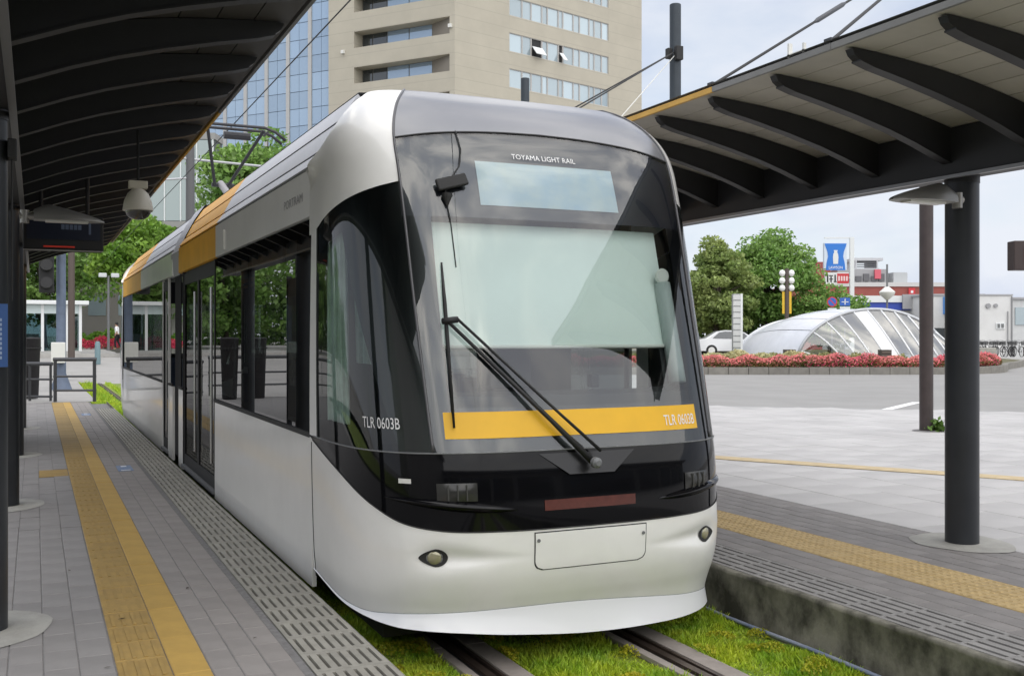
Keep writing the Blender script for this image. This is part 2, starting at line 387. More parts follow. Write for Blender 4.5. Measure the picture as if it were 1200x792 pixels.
# ================================================================== PLATFORMS
def brickbed(name, parent, x0, x1, y0, y1, tw, tl, z, th, m, maxparts, near, running=True, label=None, gap=.004, skip=None):
    """individually laid pieces; the nearest maxparts are objects, the rest is one joined part"""
    sp = []; nx = max(1, round((x1-x0)/tw)); tw = (x1-x0)/nx
    for i in range(nx):
        y = y0-(tl/2 if (running and i % 2) else 0)
        while y < y1:
            a, b = max(y, y0), min(y+tl, y1)
            if b-a > .02 and not (skip and skip(x0+(i+.5)*tw, (a+b)/2)): sp.append((x0+i*tw, a, b))
            y += tl
    full = [s for s in sp if abs(s[2]-s[1]-tl) < 1e-4]; odd = [s for s in sp if abs(s[2]-s[1]-tl) >= 1e-4]
    full.sort(key=lambda s: near(s[0], (s[1]+s[2])/2))
    single, rest = full[:maxparts], full[maxparts:]+odd
    pr = MB(); hw, hl = tw/2-gap/2, tl/2-gap/2; c = .004
    pr.add([(-hw,-hl,-th),(hw,-hl,-th),(hw,hl,-th),(-hw,hl,-th),(-hw,-hl,-c),(hw,-hl,-c),(hw,hl,-c),(-hw,hl,-c),(-hw+c,-hl+c,0),(hw-c,-hl+c,0),(hw-c,hl-c,0),(-hw+c,hl-c,0)],
           [(0,1,5,4),(1,2,6,5),(2,3,7,6),(3,0,4,7),(4,5,9,8),(5,6,10,9),(6,7,11,10),(7,4,8,11),(8,9,10,11)])
    off = rootloc(parent); src = None
    for (x, a, b) in single:
        zz = z+random.uniform(-.0012,.0012)
        p = (x+tw/2-off.x, (a+b)/2-off.y, zz-off.z)
        if src is None:
            src = put(name, pr, m, parent, world=False); src.location = p
        else: inst(src, p, parent)
    if rest:
        mb = MB()
        for (x, a, b) in rest: mb.box(x+gap/2, a+gap/2, z-th, x+tw-gap/2, b-gap/2, z+random.uniform(-.001,.001))
        o = put(name+'_field', mb, m, parent, fixn=False); o['kind'] = 'stuff'
def dist0(x, y): return (x*x+y*y)**.5 if x*.4226+y*.9063 > 2.0 else 1e3+abs(y)

PL = tag(bpy.data.objects.new('shaded_platform', None), kind='structure'); COL.objects.link(PL); PL.location = (0, 6, .3)
mb = MB(); mb.box(-5,-14,-.13,1.10,25.4,.2955).box(1.10,-14,-.13,1.14,25.4,.296).box(1.14,-14,-.13,1.498,25.4,.245); put('slab', mb, JOINT, PL)
mb = MB(); mb.box(1.498,-14,-.13,1.506,25.4,.297); put('edge_face', mb, WALLM, PL)
dpad = lambda x, y: x > .08 and 12.1 < y < 12.7
brickbed('paver', PL, -.86, .335, 2.4, 25.4, .15, .30, .3, .034, PAVL, 170, dist0, skip=dpad, gap=.003)
brickbed('warm_paver', PL, .73, 1.10, 2.4, 25.4, .123, .30, .3, .034, PAVW, 130, dist0)
brickbed('worn_tactile_tile', PL, .338, .565, 2.4, 25.4, .227, .30, .302, .03, TACL, 80, dist0, running=False, gap=.003)
brickbed('yellow_edge_tile', PL, .566, .728, 2.4, 25.4, .162, .60, .302, .03, TACY, 60, dist0, running=False, gap=.003)
brickbed('worn_tactile_branch', PL, .038, .335, 12.1, 12.7, .297, .30, .302, .03, TACL, 4, dist0, running=False, gap=.003)
# ribs of the worn tactile strip
mb = MB()
y = 2.4
while y < 14:
    for k in range(4): mb.box(.365+k*.052, y+.02, .300, .383+k*.052, y+.28, .3052)
    y += .3
o = put('tactile_bars', mb, TACL, PL, fixn=False); o['kind'] = 'stuff'
# slotted drain panels along the edge
def grate_mesh(wd, ln, nslot, slot, endb, th):
    mb = MB(); pitch = (wd-.012)/nslot; x = -wd/2
    mb.box(x, -ln/2+.001, -th, x+.006+(pitch-slot)/2, ln/2-.001, 0)
    for i in range(nslot):
        x0 = -wd/2+.006+i*pitch+(pitch-slot)/2+slot
        x1 = x0+(pitch-slot) if i < nslot-1 else wd/2
        mb.box(x0, -ln/2+.001, -th, x1, ln/2-.001, 0)
    x0 = -wd/2+.006+(pitch-slot)/2; x1 = wd/2-.006-(pitch-slot)/2
    for i in range(nslot):
        a = -wd/2+.006+i*pitch+(pitch-slot)/2
        mb.box(a, -ln/2+.001, -th, a+slot, -ln/2+endb, 0); mb.box(a, ln/2-endb, -th, a+slot, ln/2-.001, 0)
    return mb
gl_ = grate_mesh(.352, .287, 7, .017, .032, .03); src = None
for k in range(73):
    p = (1.322, 4.0+.287*k+.14-6, 0)
    if k > 65: break
    if src is None: src = put('drain_panel', gl_, GRATE, PL, world=False, fixn=False); src.location = p
    else: inst(src, p, PL)
for k in range(1, 6): inst(src, (1.322, 4.14-.287*k-6, 0), PL)
# blue boarding stickers
STK = mat('sticker_blue', (0.070, 0.140, 0.294), .5, col2=(0.168, 0.231, 0.350), scale=25)
for (x, y, ln) in ((.93, 12.5, .50), (.89, 21.3, .5)):
    t = thing('floor_sticker', 'blue boarding sticker on the platform paving, '+('nearer of two' if y < 15 else 'farther of two'), 'sticker', (x, y, .3), 'blue boarding stickers on the paving')
    mb = MB(); mb.box(x-.08, y-ln/2, .3, x+.08, y+ln/2, .304); put('sheet', mb, STK, t)
    mb = MB(); mb.box(x-.05, y-ln/2+.03, .304, x+.05, y-ln/2+.07, .3055).box(x-.03, y+ln/2-.12, .304, x+.03, y+ln/2-.05, .3055); put('print', mb, TEXTW, t)

PRt = tag(bpy.data.objects.new('plaza_platform', None), kind='structure'); COL.objects.link(PRt); PRt.location = (5, 6, .3)
mb = MB(); mb.box(4.128,-14,-.13,4.52,25.4,.245).box(4.52,-14,-.13,6.262,25.4,.2955); put('slab', mb, JOINT, PRt)
# mossy retaining wall with rough top edge
rows = []
for zz, xo in ((-.13, 0), (.10, .002), (.25, 0), (.272, -.012), (.292, -.012), (.298, -.004), (.298, .03)):
    rows.append([(4.10+xo+.006*math.sin(y*9.1+zz*20)*math.sin(y*3.7), y, zz+.002*math.sin(y*23)) for y in np.arange(-14, 25.4, .12)])
mb = MB().grid(rows); put('retaining_wall', mb, WALLM, PRt, smooth=True)
gr_ = grate_mesh(.385, .265, 5, .026, .011, .03); src = None
for k in range(70):
    p = (4.323-5, 2.2+.265*k-6, 0)
    if src is None: src = put('drain_panel', gr_, GRATED, PRt, world=False, fixn=False); src.location = p
    else: inst(src, p, PRt)
brickbed('dark_paver', PRt, 4.52, 4.915, 2.2, 22, .13, .30, .3, .034, PAVD, 150, dist0)
brickbed('dark_paver', PRt, 5.40, 6.26, 3.0, 22, .143, .30, .3, .034, PAVD, 150, dist0)
brickbed('tactile_tile', PRt, 4.918, 5.398, 2.4, 22, .24, .30, .302, .03, mat('tactile_dots', (0.416, 0.300, 0.133), .7, var=.12, scale=8, isl=.05), 120, dist0, running=False, gap=.003)
mb = MB()
for i in range(8):
    for k in range(int(12/.06)):
        x = 4.918+.03+i*.06; y = 2.6+k*.06
        mb.add([(x-.017,y-.017,.3015),(x+.017,y-.017,.3015),(x+.017,y+.017,.3015),(x-.017,y+.017,.3015),(x-.010,y-.010,.3065),(x+.010,y-.010,.3065),(x+.010,y+.010,.3065),(x-.010,y+.010,.3065)],
               [(0,1,5,4),(1,2,6,5),(2,3,7,6),(3,0,4,7),(4,5,6,7)])
o = put('tactile_domes', mb, MATS['tactile_dots'], PRt, fixn=False); o['kind'] = 'stuff'
# plaza of pale slabs with a diagonal tactile strip, ending at the road
PZ = tag(bpy.data.objects.new('plaza', None), kind='structure'); COL.objects.link(PZ); PZ.location = (9, 8, .3)
def plaza_y(x): return 18.27-(x-13.46)*.897        # road edge line
mb = MB(); mb.add([(6.262,-30,.288),(45,-30,.288),(45,plaza_y(45),.288),(6.262,plaza_y(6.262),.288)], [(0,1,2,3)])
mb.add([(45,plaza_y(45),.288),(6.262,plaza_y(6.262),.288),(6.262,plaza_y(6.262),.14),(45,plaza_y(45),.14)], [(0,1,2,3)]); put('bed', mb, SLABJ, PZ, fixn=False)
d_ = Vector((1.8,-2.95,0)).normalized(); s0 = Vector((7.70,10.45,0))
def on_strip(x, y):
    v = Vector((x, y, 0))-s0; return abs(v.cross(d_).z) < .2
brickbed('slab', PZ, 6.27, 6.27+.6*50, -6, 24, .6, .6, .3, .02, SLAB, 290, dist0, running=True, gap=.006,
         skip=lambda x, y: y > plaza_y(x)-.3)
mb = MB(); src = None
for k in range(-14, 40):
    c = s0+d_*(.3*k)
    if c.x < 6.4 or c.y < -1: continue
    if src is None:
        tb = MB().box(-.15,-.149,0,.15,.149,.0065)
        src = put('plaza_tactile_tile', tb, mat('tactile_pale', (0.496, 0.393, 0.232), .75, var=.1, scale=6), PZ, world=False)
        src.location = c-Vector((9,8,0))+Vector((0,0,.0025)); src.rotation_euler = (0,0,math.atan2(d_.y, d_.x)-math.pi/2)
    else: inst(src, c-Vector((9,8,0))+Vector((0,0,.0025)), PZ, rz=math.atan2(d_.y, d_.x)-math.pi/2)
sheet('lane_line', [(17.25,17.4),(17.45,17.25),(20.1,18.85),(19.9,19.0)], ROADP, z=.154)
sheet('lane_line', [(10.5,26.0),(12.7,24.6),(12.8,24.75),(10.6,26.15)], ROADP, z=.154)
# hose at the foot of the platform wall
mb = MB().tube([(4.065+.012*math.sin(y*2.3), y, .005+.008*math.sin(y*3.1)) for y in np.arange(3.0, 12, .2)], .013, 8)
put('hose', mb, mat('hose_blue', (.10,.14,.26), .5, col2=(.32,.34,.38), scale=3), smooth=True, label='thin blue grey hose lying along the foot of the mossy platform wall', cat='hose', loc=(4.065,5,0))

# ================================================================== CANOPIES
LOWER = smoothinterp([(0,3.077),(.495,3.241),(1.08,3.38),(1.49,3.458),(1.56,3.478)])
ROOF = smoothinterp([(-.6,3.20),(0,3.335),(.144,3.368),(.5,3.437),(.83,3.490),(1.27,3.532),(1.6,3.552),(1.68,3.556)])
def canopy(name, label, x_root, sgn, reach, y0, y1, ribs, cat='canopy', fas=8.0, bx=.28):
    """cantilevered canopy: box beam, curved ribs, soffit boards running along it, fascia"""
    k = reach/1.68
    X = lambda d: x_root+sgn*d*k
    t = thing(name, label, cat, (x_root, (y0+y1)/2, 2.7))
    mb = MB()
    mb.prism([(0,2.985),(0,3.33),(-bx,3.28),(-bx,2.985)], lambda u, v, h: (x_root+sgn*u, h, v), y0, y1)
    put('beam', mb, RIBM, t, bevel=.008)
    mb = MB(); mb.box(min(x_root+sgn*.0, x_root+sgn*.035), y0, 2.955, max(x_root, x_root+sgn*.035), y1, 2.98); put('gutter_trim', mb, mat('trim_grey', (.22,.22,.22), .35, .6), t)
    src = None
    for y in ribs:
        if not (y0 < y < y1): continue
        if src is None:
            poly = []; ds = [0,.15,.35,.6,.9,1.2,1.45,1.56]
            lo = [(d, LOWER(d)) for d in ds]+[(1.60,3.505)]
            up = [(1.62,ROOF(1.62)-.012)]+[(d, ROOF(d)-.006) for d in ds[::-1]]
            poly = lo+up
            mb = MB(); mb.prism(poly, lambda u, v, h: (sgn*u*k, h, v), -.030, .030)
            lf = [(d, LOWER(d)-.008) for d in ds]; n = len(lf)
            for a in range(n-1):
                (d0, z0), (d1, z1) = lf[a], lf[a+1]
                mb.add([(sgn*d0*k,-.040,z0),(sgn*d1*k,-.040,z1),(sgn*d1*k,.040,z1),(sgn*d0*k,.040,z0),(sgn*d0*k,-.040,z0+.010),(sgn*d1*k,-.040,z1+.010),(sgn*d1*k,.040,z1+.010),(sgn*d0*k,.040,z0+.010)],
                       [(0,1,2,3),(4,5,6,7),(0,1,5,4),(3,2,6,7),(0,3,7,4),(1,2,6,5)])
            src = put('rib', mb, RIBM, t, world=False); src.location = (0, y-(y0+y1)/2, -2.7)
        else: inst(src, (0, y-(y0+y1)/2, -2.7), t)
    # soffit boards
    nb = 9; edges = [-.45+(1.66+.45)*i/nb for i in range(nb+1)]
    for i in range(nb):
        a, b = edges[i]+.004, edges[i+1]-.004; mb = MB()
        ys = list(np.arange(y0, y1, 4.0))+[y1]
        for ya, yb in zip(ys, ys[1:]):
            mb.add([(X(a),ya,ROOF(a)),(X(b),ya,ROOF(b)),(X(b),yb-.004,ROOF(b)),(X(a),yb-.004,ROOF(a)),(X(a),ya,ROOF(a)+.02),(X(b),ya,ROOF(b)+.02),(X(b),yb-.004,ROOF(b)+.02),(X(a),yb-.004,ROOF(a)+.02)],
                   [(0,1,2,3),(4,5,6,7),(0,1,5,4),(1,2,6,5),(2,3,7,6),(3,0,4,7)])
        put('soffit_board', mb, SOFFIT if sgn < 0 else SOFFIT_SHADE, t)
    mb = MB(); r1 = []; r2 = []
    mb.grid([[(X(d), y, ROOF(d)+.05) for d in [-.6+.1*i for i in range(24)]] for y in (y0, y1)])
    mb.grid([[(X(d), y, ROOF(d)+.024) for d in [-.6+.1*i for i in range(24)]] for y in (y0, y1)])
    put('roof_sheet', mb, mat('roof_sheet', (.22,.22,.215), .6), t, fixn=False)
    # fascia in lengths; the middle lengths are ochre
    ys = list(np.arange(y0, y1, 1.2))+[y1]
    FG, FO = mat('fascia_grey', (.17,.168,.16), .5, var=.1), mat('fascia_ochre', (.56,.32,.05), .5, var=.12, scale=3)
    for ya, yb in zip(ys, ys[1:]):
        oc = fas <= (ya+yb)/2 <= fas+5.5
        xa, xb = sorted((X(1.675), X(1.70))); mb = MB().box(xa, ya, ROOF(1.68)-.008, xb, yb-.004, ROOF(1.68)+.030)
        put('fascia', mb, FO if oc else FG, t, label='ochre yellow length of roof edge' if oc else None)
    return t
LY = [6.45+.76*k for k in range(-16, 20)]
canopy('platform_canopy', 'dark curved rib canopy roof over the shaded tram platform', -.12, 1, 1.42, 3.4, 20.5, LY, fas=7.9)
RY = [5.43+.70*k for k in range(-15, 22)]
canopy('platform_canopy', 'curved rib canopy roof on the plaza side of the track', 6.03, -1, 1.65, 2.4, 20.5, RY, fas=5.6)

def column(x, y, label, rad=.118, flare=True):
    t = thing('canopy_column', label, 'column', (x, y, .3), 'round steel columns of the tram stop')
    mb = MB().lathe([(rad, .30),(rad, 2.985)], (x, y, 0), 32); put('shaft', mb, STEEL, t, smooth='auto')
    pr = []
    mb = MB()
    n = 28; vs = [(x, y, .309)]; 
    for k in range(n):
        a = 2*math.pi*k/n; r_ = .33+.012*math.sin(3*a+x)+.006*math.sin(7*a+y); vs.append((x+r_*math.cos(a), y+r_*math.sin(a)*1.15, .3035))
    mb.add(vs, [(0, 1+k, 1+(k+1)%n) for k in range(n)]); put('base_patch', mb, CONC, t, smooth=True)
    mb = MB().lathe([(rad+.004,0),(rad+.004,.05)], (x, y, 2.93), 32); put('collar', mb, RIBM, t, smooth='auto')
    return t
lc = []
names = ['dark round column at the camera side of the shaded platform carrying a blue strip sign', 'dark round column of the shaded platform, second from the camera', 'dark round column of the shaded platform, third from the camera', 'dark round column of the shaded platform, fourth from the camera']
for i, y in enumerate((5.94, 10.2, 14.4, 18.6)): lc.append(column(-.245, y, names[i]))
for i, y in enumerate((5.42, 9.65, 13.85)):
    column(6.17, y, ['dark round column standing on the plaza platform before the glass dome', 'dark round plaza platform column hidden behind the tram cab', 'dark round plaza platform column far behind the tram'][i])
t = thing('reflection_board', 'dark unseen board added between the platform columns for the window reflection', 'board', (-.6, 15.6, .3))  # unseen; added to darken what the side windows reflect
mb = MB(); mb.box(-.66,14.75,.42,-.60,17.0,2.75); put('panel', mb, mat('board_dark', (.02,.022,.024), .5), t)
for y in (14.7, 17.0): mb = MB(); mb.box(-.67,y,.3,-.59,y+.05,2.8); put('post', mb, STEEL, t)
for k in range(3): mb = MB(); mb.box(-.599,14.95+k*.68,1.0,-.594,15.5+k*.68,1.7); put('sheet', mb, mat('board_paper', (.10,.11,.11), .7, col2=(.2,.21,.2), scale=9), t)
# blue strip sign and junction box on the first column
mb = MB()
for (x, y, l_, a_) in ((.42,5.85,.05,.3),(.40,6.05,.02,1.0),(.30,5.02,.035,.2),(.83,6.4,.05,1.2),(1.0,5.2,.03,.6),(.2,7.2,.04,2.0)):
    c, q_ = math.cos(a_)*l_/2, math.sin(a_)*l_/2
    mb.add([(x-c,y-q_,.3065),(x+q_*.35,y-c*.35,.309),(x+c,y+q_,.3065),(x-q_*.35,y+c*.35,.308)], [(0,1,2,3)])
put('litter', mb, mat('litter_brown', (.05,.035,.022), .9), label='scraps of dark dry leaf lying on the shaded platform paving', cat='litter', kind='stuff')
t = thing('strip_sign', 'small vertical blue sign strapped on the column nearest the camera', 'sign', (-.14, 5.86, 1.82))
mb = MB(); mb.box(-.185,5.795,1.66,-.125,5.81,1.98); put('plate', mb, mat('sign_blue', (.03,.09,.26), .5), t)
mb = MB()
for k in range(9): mb.box(-.166, 5.792, 1.70+k*.024, -.152, 5.7945, 1.714+k*.024)
put('small_print', mb, mat('print_blue', (.30,.38,.52), .5), t)
t = thing('junction_box', 'small dark box fixed high on the column nearest the camera', 'box', (-.11, 5.9, 2.7))
mb = MB(); mb.box(-.128,5.84,2.73,-.085,5.96,2.83); put('case', mb, RUBBER, t, bevel=.006)
mb = MB().tube([(-.108,5.9,2.73),(-.108,5.9,2.0)], .006, 6); put('conduit', mb, RUBBER, t)

def leaf_lamp(x, y, z, sgn, label):
    t = thing('canopy_lamp', label, 'lamp', (x, y, z), 'leaf shaped lamps on the canopy columns')
    # shell: tapered half-leaf, flat underside
    rows = []; n = 14
    for i in range(n+1):
        s_ = i/n; px = x+sgn*(.13+.56*s_); wd = .012+.12*math.sqrt(max(0, 1-((s_-.38)/.62)**2)) if s_ > .38 else .075+.057*s_/.38
        ht = .132*(1-max(0, s_-.22)/.78)**.8*(1 if s_ > .18 else .62+.38*s_/.18)+.008
        rows.append([(px, y+wd*math.cos(a_), z+ht*max(0, math.sin(a_))**.8) for a_ in [math.pi*j/12 for j in range(13)]])
    mb = MB().grid(rows); mb.add(rows[0], [tuple(range(13))]); put('shade', mb, mat('lamp_shell', (.24,.235,.22), .45, .3), t, smooth=True)
    mb = MB(); mb.grid([[r_[0], r_[-1]] for r_ in rows]); put('underside', mb, mat('lamp_under', (.35,.35,.34), .5), t, fixn=False)
    mb = MB(); mb.box(min(x+sgn*.22,x+sgn*.56), y-.05, z-.014, max(x+sgn*.22,x+sgn*.56), y+.05, z+.008); put('diffuser', mb, mat('lamp_diffuser', (.78,.78,.74), .3), t, bevel=.004)
    mb = MB().tube([(x+sgn*.02,y,z+.03),(x+sgn*.16,y,z+.03)], .030, 12).tube([(x+sgn*.06,y-.0,z-.03),(x+sgn*.06,y,z+.08)], .036, 12); put('bracket', mb, mat('lamp_bracket', (.33,.32,.30), .4, .5), t, smooth='auto')
    return t
leaf_lamp(6.08, 5.33, 2.765, -1, 'grey leaf shaped lamp bracketed to the plaza platform column')
leaf_lamp(-.14, 9.6, 2.80, 1, 'grey leaf shaped lamp bracketed under the shaded platform canopy')
# electronic departure board
t = thing('departure_board', 'dark electronic departure board with red text hanging under the shaded canopy', 'display', (.25, 10.4, 3.2))
mb = MB(); mb.box(-.10,10.35,2.610,.585,10.60,2.925); put('case', mb, RUBBER, t, bevel=.012)
mb = MB(); mb.box(-.07,10.343,2.705,.555,10.349,2.895); put('screen', mb, mat('screen_navy', (.008,.012,.028), .3), t)
mb = MB()
for k in range(5): mb.box(.22+k*.036,10.339,2.800,.248+k*.036,10.3425,2.845)
mb.box(.455,10.339,2.760,.475,10.3425,2.880); put('lettering', mb, mat('screen_text', (.10,.13,.20), .5), t)
mb = MB()
for (a, b) in ((.07,.13),(.129,.16),(.159,.185),(.184,.256),(.255,.30),(.299,.335)): mb.box(a,10.339,2.632,b,10.3425,2.646)
put('red_text', mb, glow('led_red', (.5,.03,.015), .12), t)
mb = MB(); mb.box(-.1,10.33,2.602,.585,10.36,2.608); put('trim', mb, mat('trim_pale', (.4,.38,.35), .4), t)
for x in (.05, .45): mb = MB().tube([(x,10.47,2.920),(x,10.47,3.36+.15*x)], .018, 8); put('hanger', mb, RUBBER, t)
# dome camera
t = thing('security_camera', 'cream dome security camera hanging from the shaded canopy edge', 'camera', (.73, 8.49, 3.4))
cx_, cy_ = .73, 8.49
mb = MB().lathe([(.02,.23),(.045,.215),(.078,.18),(.103,.12),(.112,.07),(.114,.05),(.108,.045)], (cx_,cy_,2.745), 28); put('housing', mb, mat('camera_cream', (.55,.52,.44), .45), t, smooth='auto')
mb = MB().lathe([(.10,.055),(.094,.02),(.076,-.008),(.05,-.025),(.015,-.033)], (cx_,cy_,2.755), 28); put('dome', mb, mat('camera_dome', (.05,.045,.04), .08, coat=1), t, smooth=True)
mb = MB(); mb.box(cx_-.07,cy_-.035,2.965,cx_+.07,cy_+.035,3.025); put('mount', mb, mat('camera_mount', (.48,.45,.36), .5), t, bevel=.006)
mb = MB().tube([(cx_,cy_,3.02),(cx_,cy_,3.42)], .011, 10); put('stem', mb, DARK, t)

# ================================================================== TRAM
TX = 2.80; NOSE0 = 4.97; YB = 6.45; LEN = 18.4; YC = NOSE0+LEN/2
tram = thing('tram', 'white and silver two section tram with black front and yellow strip standing at the platform', 'tram', (TX, YC, 0))
YN = smoothinterp([(.15,5.11),(.25,5.095),(.33,5.065),(.42,5.02),(.52,4.985),(.65,4.97),(.9,4.972),(1.1,4.995),(1.35,5.065),(2.0,5.258),(2.72,5.475),(2.9,5.548),(3.05,5.635),(3.2,5.775),(3.3,5.93),(3.37,6.13),(3.40,6.36)])
WF = smoothinterp([(.15,1.175),(.315,1.185),(.5,1.2),(2.8,1.2),(2.92,1.197),(3.02,1.182),(3.12,1.145),(3.22,1.08),(3.30,.995),(3.36,.905),(3.40,.80)])
def scoop(x, z):
    d = 0
    for xc in (-.86, .84):
        inner = (x-xc)*(1 if xc < 0 else -1)
        sx = .26 if inner > 0 else .09; sz = max(.018, .058-.10*max(0, inner))
        e = math.exp(-(inner/sx)**2)*math.exp(-((z-(.640-.03*max(0, inner)))/sz)**2)
        d = max(d, e)
    return .030*d
def Fp(g, z, off=0.0, flip=False, raw=False):
    """front shell: g is the angle from the left flank (0) over the nose (90) to the right flank (180)"""
    a = R(g); c, s = -math.cos(a), math.sin(a); n = 4.0
    rho = (abs(c)**n+abs(s)**n)**(-1/n); wd = WF(z); yn = YN(z)
    x = wd*rho*c; y = YB-(YB-yn)*rho*s
    if z > 2.7: x += (1 if x > 0 else -1)*.035*math.exp(-((y-YB)/.16)**2)*math.exp(-((z-2.91)/.07)**2)
    if z < .80: y -= .016*math.exp(-abs(min(g, 180-g)-45)/5.0)*min(1, (.80-z)/.12)
    if off:
        e = .4
        p0 = Vector(Fp(g-e, z, raw=raw)); p1 = Vector(Fp(g+e, z, raw=raw)); q0 = Vector(Fp(g, max(.15,z-.01), raw=raw)); q1 = Vector(Fp(g, min(3.4,z+.01), raw=raw))
        nn = (p1-p0).cross(q1-q0).normalized(); out_ = Vector((x, y-YB-.3, .0))
        if nn.dot(out_) < 0: nn = -nn
        x += nn.x*off; y += nn.y*off; z += nn.z*off
        return Vector((TX+x, y, z)) if not raw else Vector((x, y, z))
    if raw: return Vector((x, y, z))
    return Vector((TX+x, y, z)) if not flip else Vector((x, y, z))
def FW(g, z, off=0.0):
    p = Fp(g, z, off, raw=True) if off else Fp(g, z, raw=True)
    # scoop only on the lower body
    if z < .8: p = p+Vector((0, scoop(p.x, z), 0))
    return Vector((TX+p.x, p.y, p.z))
def G_of_x(x, w_=1.2):
    X = abs(x)/w_; Y = max(0, 1-X**4)**.25; g = math.degrees(math.atan2(Y, X)); return g if x < 0 else 180-g
mirror = lambda p: Vector((p[0], 2*YC-p[1], p[2]))
def strip(name, m, g0, g1, ng, zlo, zhi, nz, off=0, both=True, front=True, **kw):
    """patch between angles g0..g1 and heights zlo(g)..zhi(g); repeated on the far end cab"""
    rows = []
    for j in range(nz+1):
        row = []
        for i in range(ng+1):
            g = g0+(g1-g0)*i/ng; a = zlo(g) if callable(zlo) else zlo; b = zhi(g) if callable(zhi) else zhi
            row.append(FW(g, a+(b-a)*j/nz, off))
        rows.append(row)
    res = []
    if front: mb = MB().grid(rows); res.append(put(name, mb, m, tram, smooth=True, **kw))
    if both: mb = MB().grid([[mirror(p) for p in r_] for r_ in rows]); res.append(put(name, mb, m, tram, smooth=True))
    return res
def GZ(z): return 49.5+max(0, 3.0-z)*1.45
def vstrip(name, m, ga, gb, ng, zlo, zhi, nz, off=0, both=True, **kw):
    """like strip, with side edges ga(z), gb(z)"""
    rows = []
    for j in range(nz+1):
        row = []
        for i in range(ng+1):
            u = i/ng; zn = 1.19+1.85*j/nz if callable(zhi) else zlo+(zhi-zlo)*j/nz
            g = ga(zn)+(gb(zn)-ga(zn))*u; b = zhi(g) if callable(zhi) else zhi; a = zlo(g) if callable(zlo) else zlo
            row.append(FW(g, a+(b-a)*j/nz, off))
        rows.append(row)
    mb = MB().grid(rows); put(name, mb, m, tram, smooth=True, **kw)
    if both: mb = MB().grid([[mirror(p) for p in r_] for r_ in rows]); put(name, mb, m, tram, smooth=True)
def sym(pts): f = smoothinterp(pts); return lambda g: f(g if g <= 90 else 180-g)
ZB = sym([(0,1.18),(9.8,1.125),(25.4,1.02),(37.9,.888),(44.4,.822),(52,.788),(65,.774),(90,.768)])
ZT = sym([(0,2.46),(8,2.49),(15,2.53),(30,2.60),(44,2.672),(49.5,2.70)])
GE = 49.5; GER = 46.5
HT = sym([(GER,2.955),(GE,2.965),(60,3.005),(75,3.035),(90,3.045)])         # top of the windscreen
ZL = smoothinterp([(0,.34),(12,.31),(25,.276),(38,.258),(46,.25),(57,.232),(69.5,.20),(90,.160),(110,.15),(125,.15),(134,.16),(142,.19),(155,.24),(168,.30),(180,.34)])
ZU = smoothinterp([(0,.346),(12,.317),(25,.287),(36,.286),(45,.315),(57,.330),(75,.335),(90,.328),(110,.30),(125,.266),(134,.252),(142,.250),(155,.262),(168,.31),(180,.346)])
for fl in (False, True):
    rows = []
    for j in range(6):
        t_ = j/5; row = []
        for g in np.linspace(0, 180, 121):
            k_ = min(1, max(0, (ZU(g)-ZL(g))/.07)); fl_ = .046*min(1, max(.25, (150-g)/45)); p = FW(g, ZU(g), .002+fl_*k_*(1-t_)**1.25); p.z = ZL(g)+(ZU(g)-ZL(g))*t_; row.append(mirror(p) if fl else p)
        rows.append(row)
    rows = [[Vector((p.x*.985+TX*.015, p.y+(.05 if not fl else -.05), p.z+.004)) for p in rows[0]]]+rows
    mb = MB().grid(rows); put('front_lip', mb, LIP, tram, smooth='auto')
strip('front_bumper', WHITE, 0, 180, 220, ZU, ZB, 44)
mb = MB()
seamp = [FW(g, ZU(g)+.001, .0) for g in np.linspace(3, 177, 100)]
mb.tube(seamp, .0022, 5); put('lip_seam', mb, GREYP, tram)
strip('black_band', BLACKG, 0, 180, 120, ZB, 1.19, 12)
G0 = smoothinterp([(2.4,0),(2.87,0),(2.90,.5),(2.95,9),(3.0,18),(3.08,25),(3.22,30),(3.32,31),(3.37,28),(3.40,22)])
for sd_ in (0, 1):
    rows = []
    for j in range(41):
        f_ = j/40; zn = 2.47+(3.40-2.47)*f_; row = []
        for i in range(45):
            ge_ = GER if sd_ else GE; g = G0(zn)+(ge_-G0(zn))*i/44; zz = ZT(g)+(3.40-ZT(g))*f_
            row.append(FW(180-g if sd_ else g, zz))
        rows.append(row)
    mb = MB().grid(rows); put('cab_roof_fairing', mb, WHITE, tram, smooth=True); mb = MB().grid([[mirror(p) for p in r_] for r_ in rows]); put('cab_roof_fairing', mb, WHITE, tram, smooth=True)
strip('forehead_panel', FORE, GE, 180-GER, 60, HT, 3.40, 26)
# thin dark rims where forehead and windscreen meet the fairings
for g in (GE, 180-GER):
    mb = MB().tube([FW(GZ(z) if g < 90 else 183-GZ(z), z, .003) for z in np.linspace(1.2, 3.395, 60)], .008, 6); put('windscreen_rim', mb, mat('rim_grey', (.10,.10,.105), .35, .3), tram, smooth=True)
mb = MB().tube([FW(g, HT(g), .002) for g in np.linspace(GE, 180-GER, 60)], .006, 6); put('windscreen_top_rim', mb, RUBBER, tram)
mb = MB().tube([FW(g, 1.19, .002) for g in np.linspace(4, 176, 100)], .0045, 6); put('windscreen_bottom_rim', mb, GREYP, tram)
mb = MB().tube([FW(g, ZB(g), .001) for g in np.linspace(3, 177, 120)], .004, 5); put('band_edge', mb, RUBBER, tram)
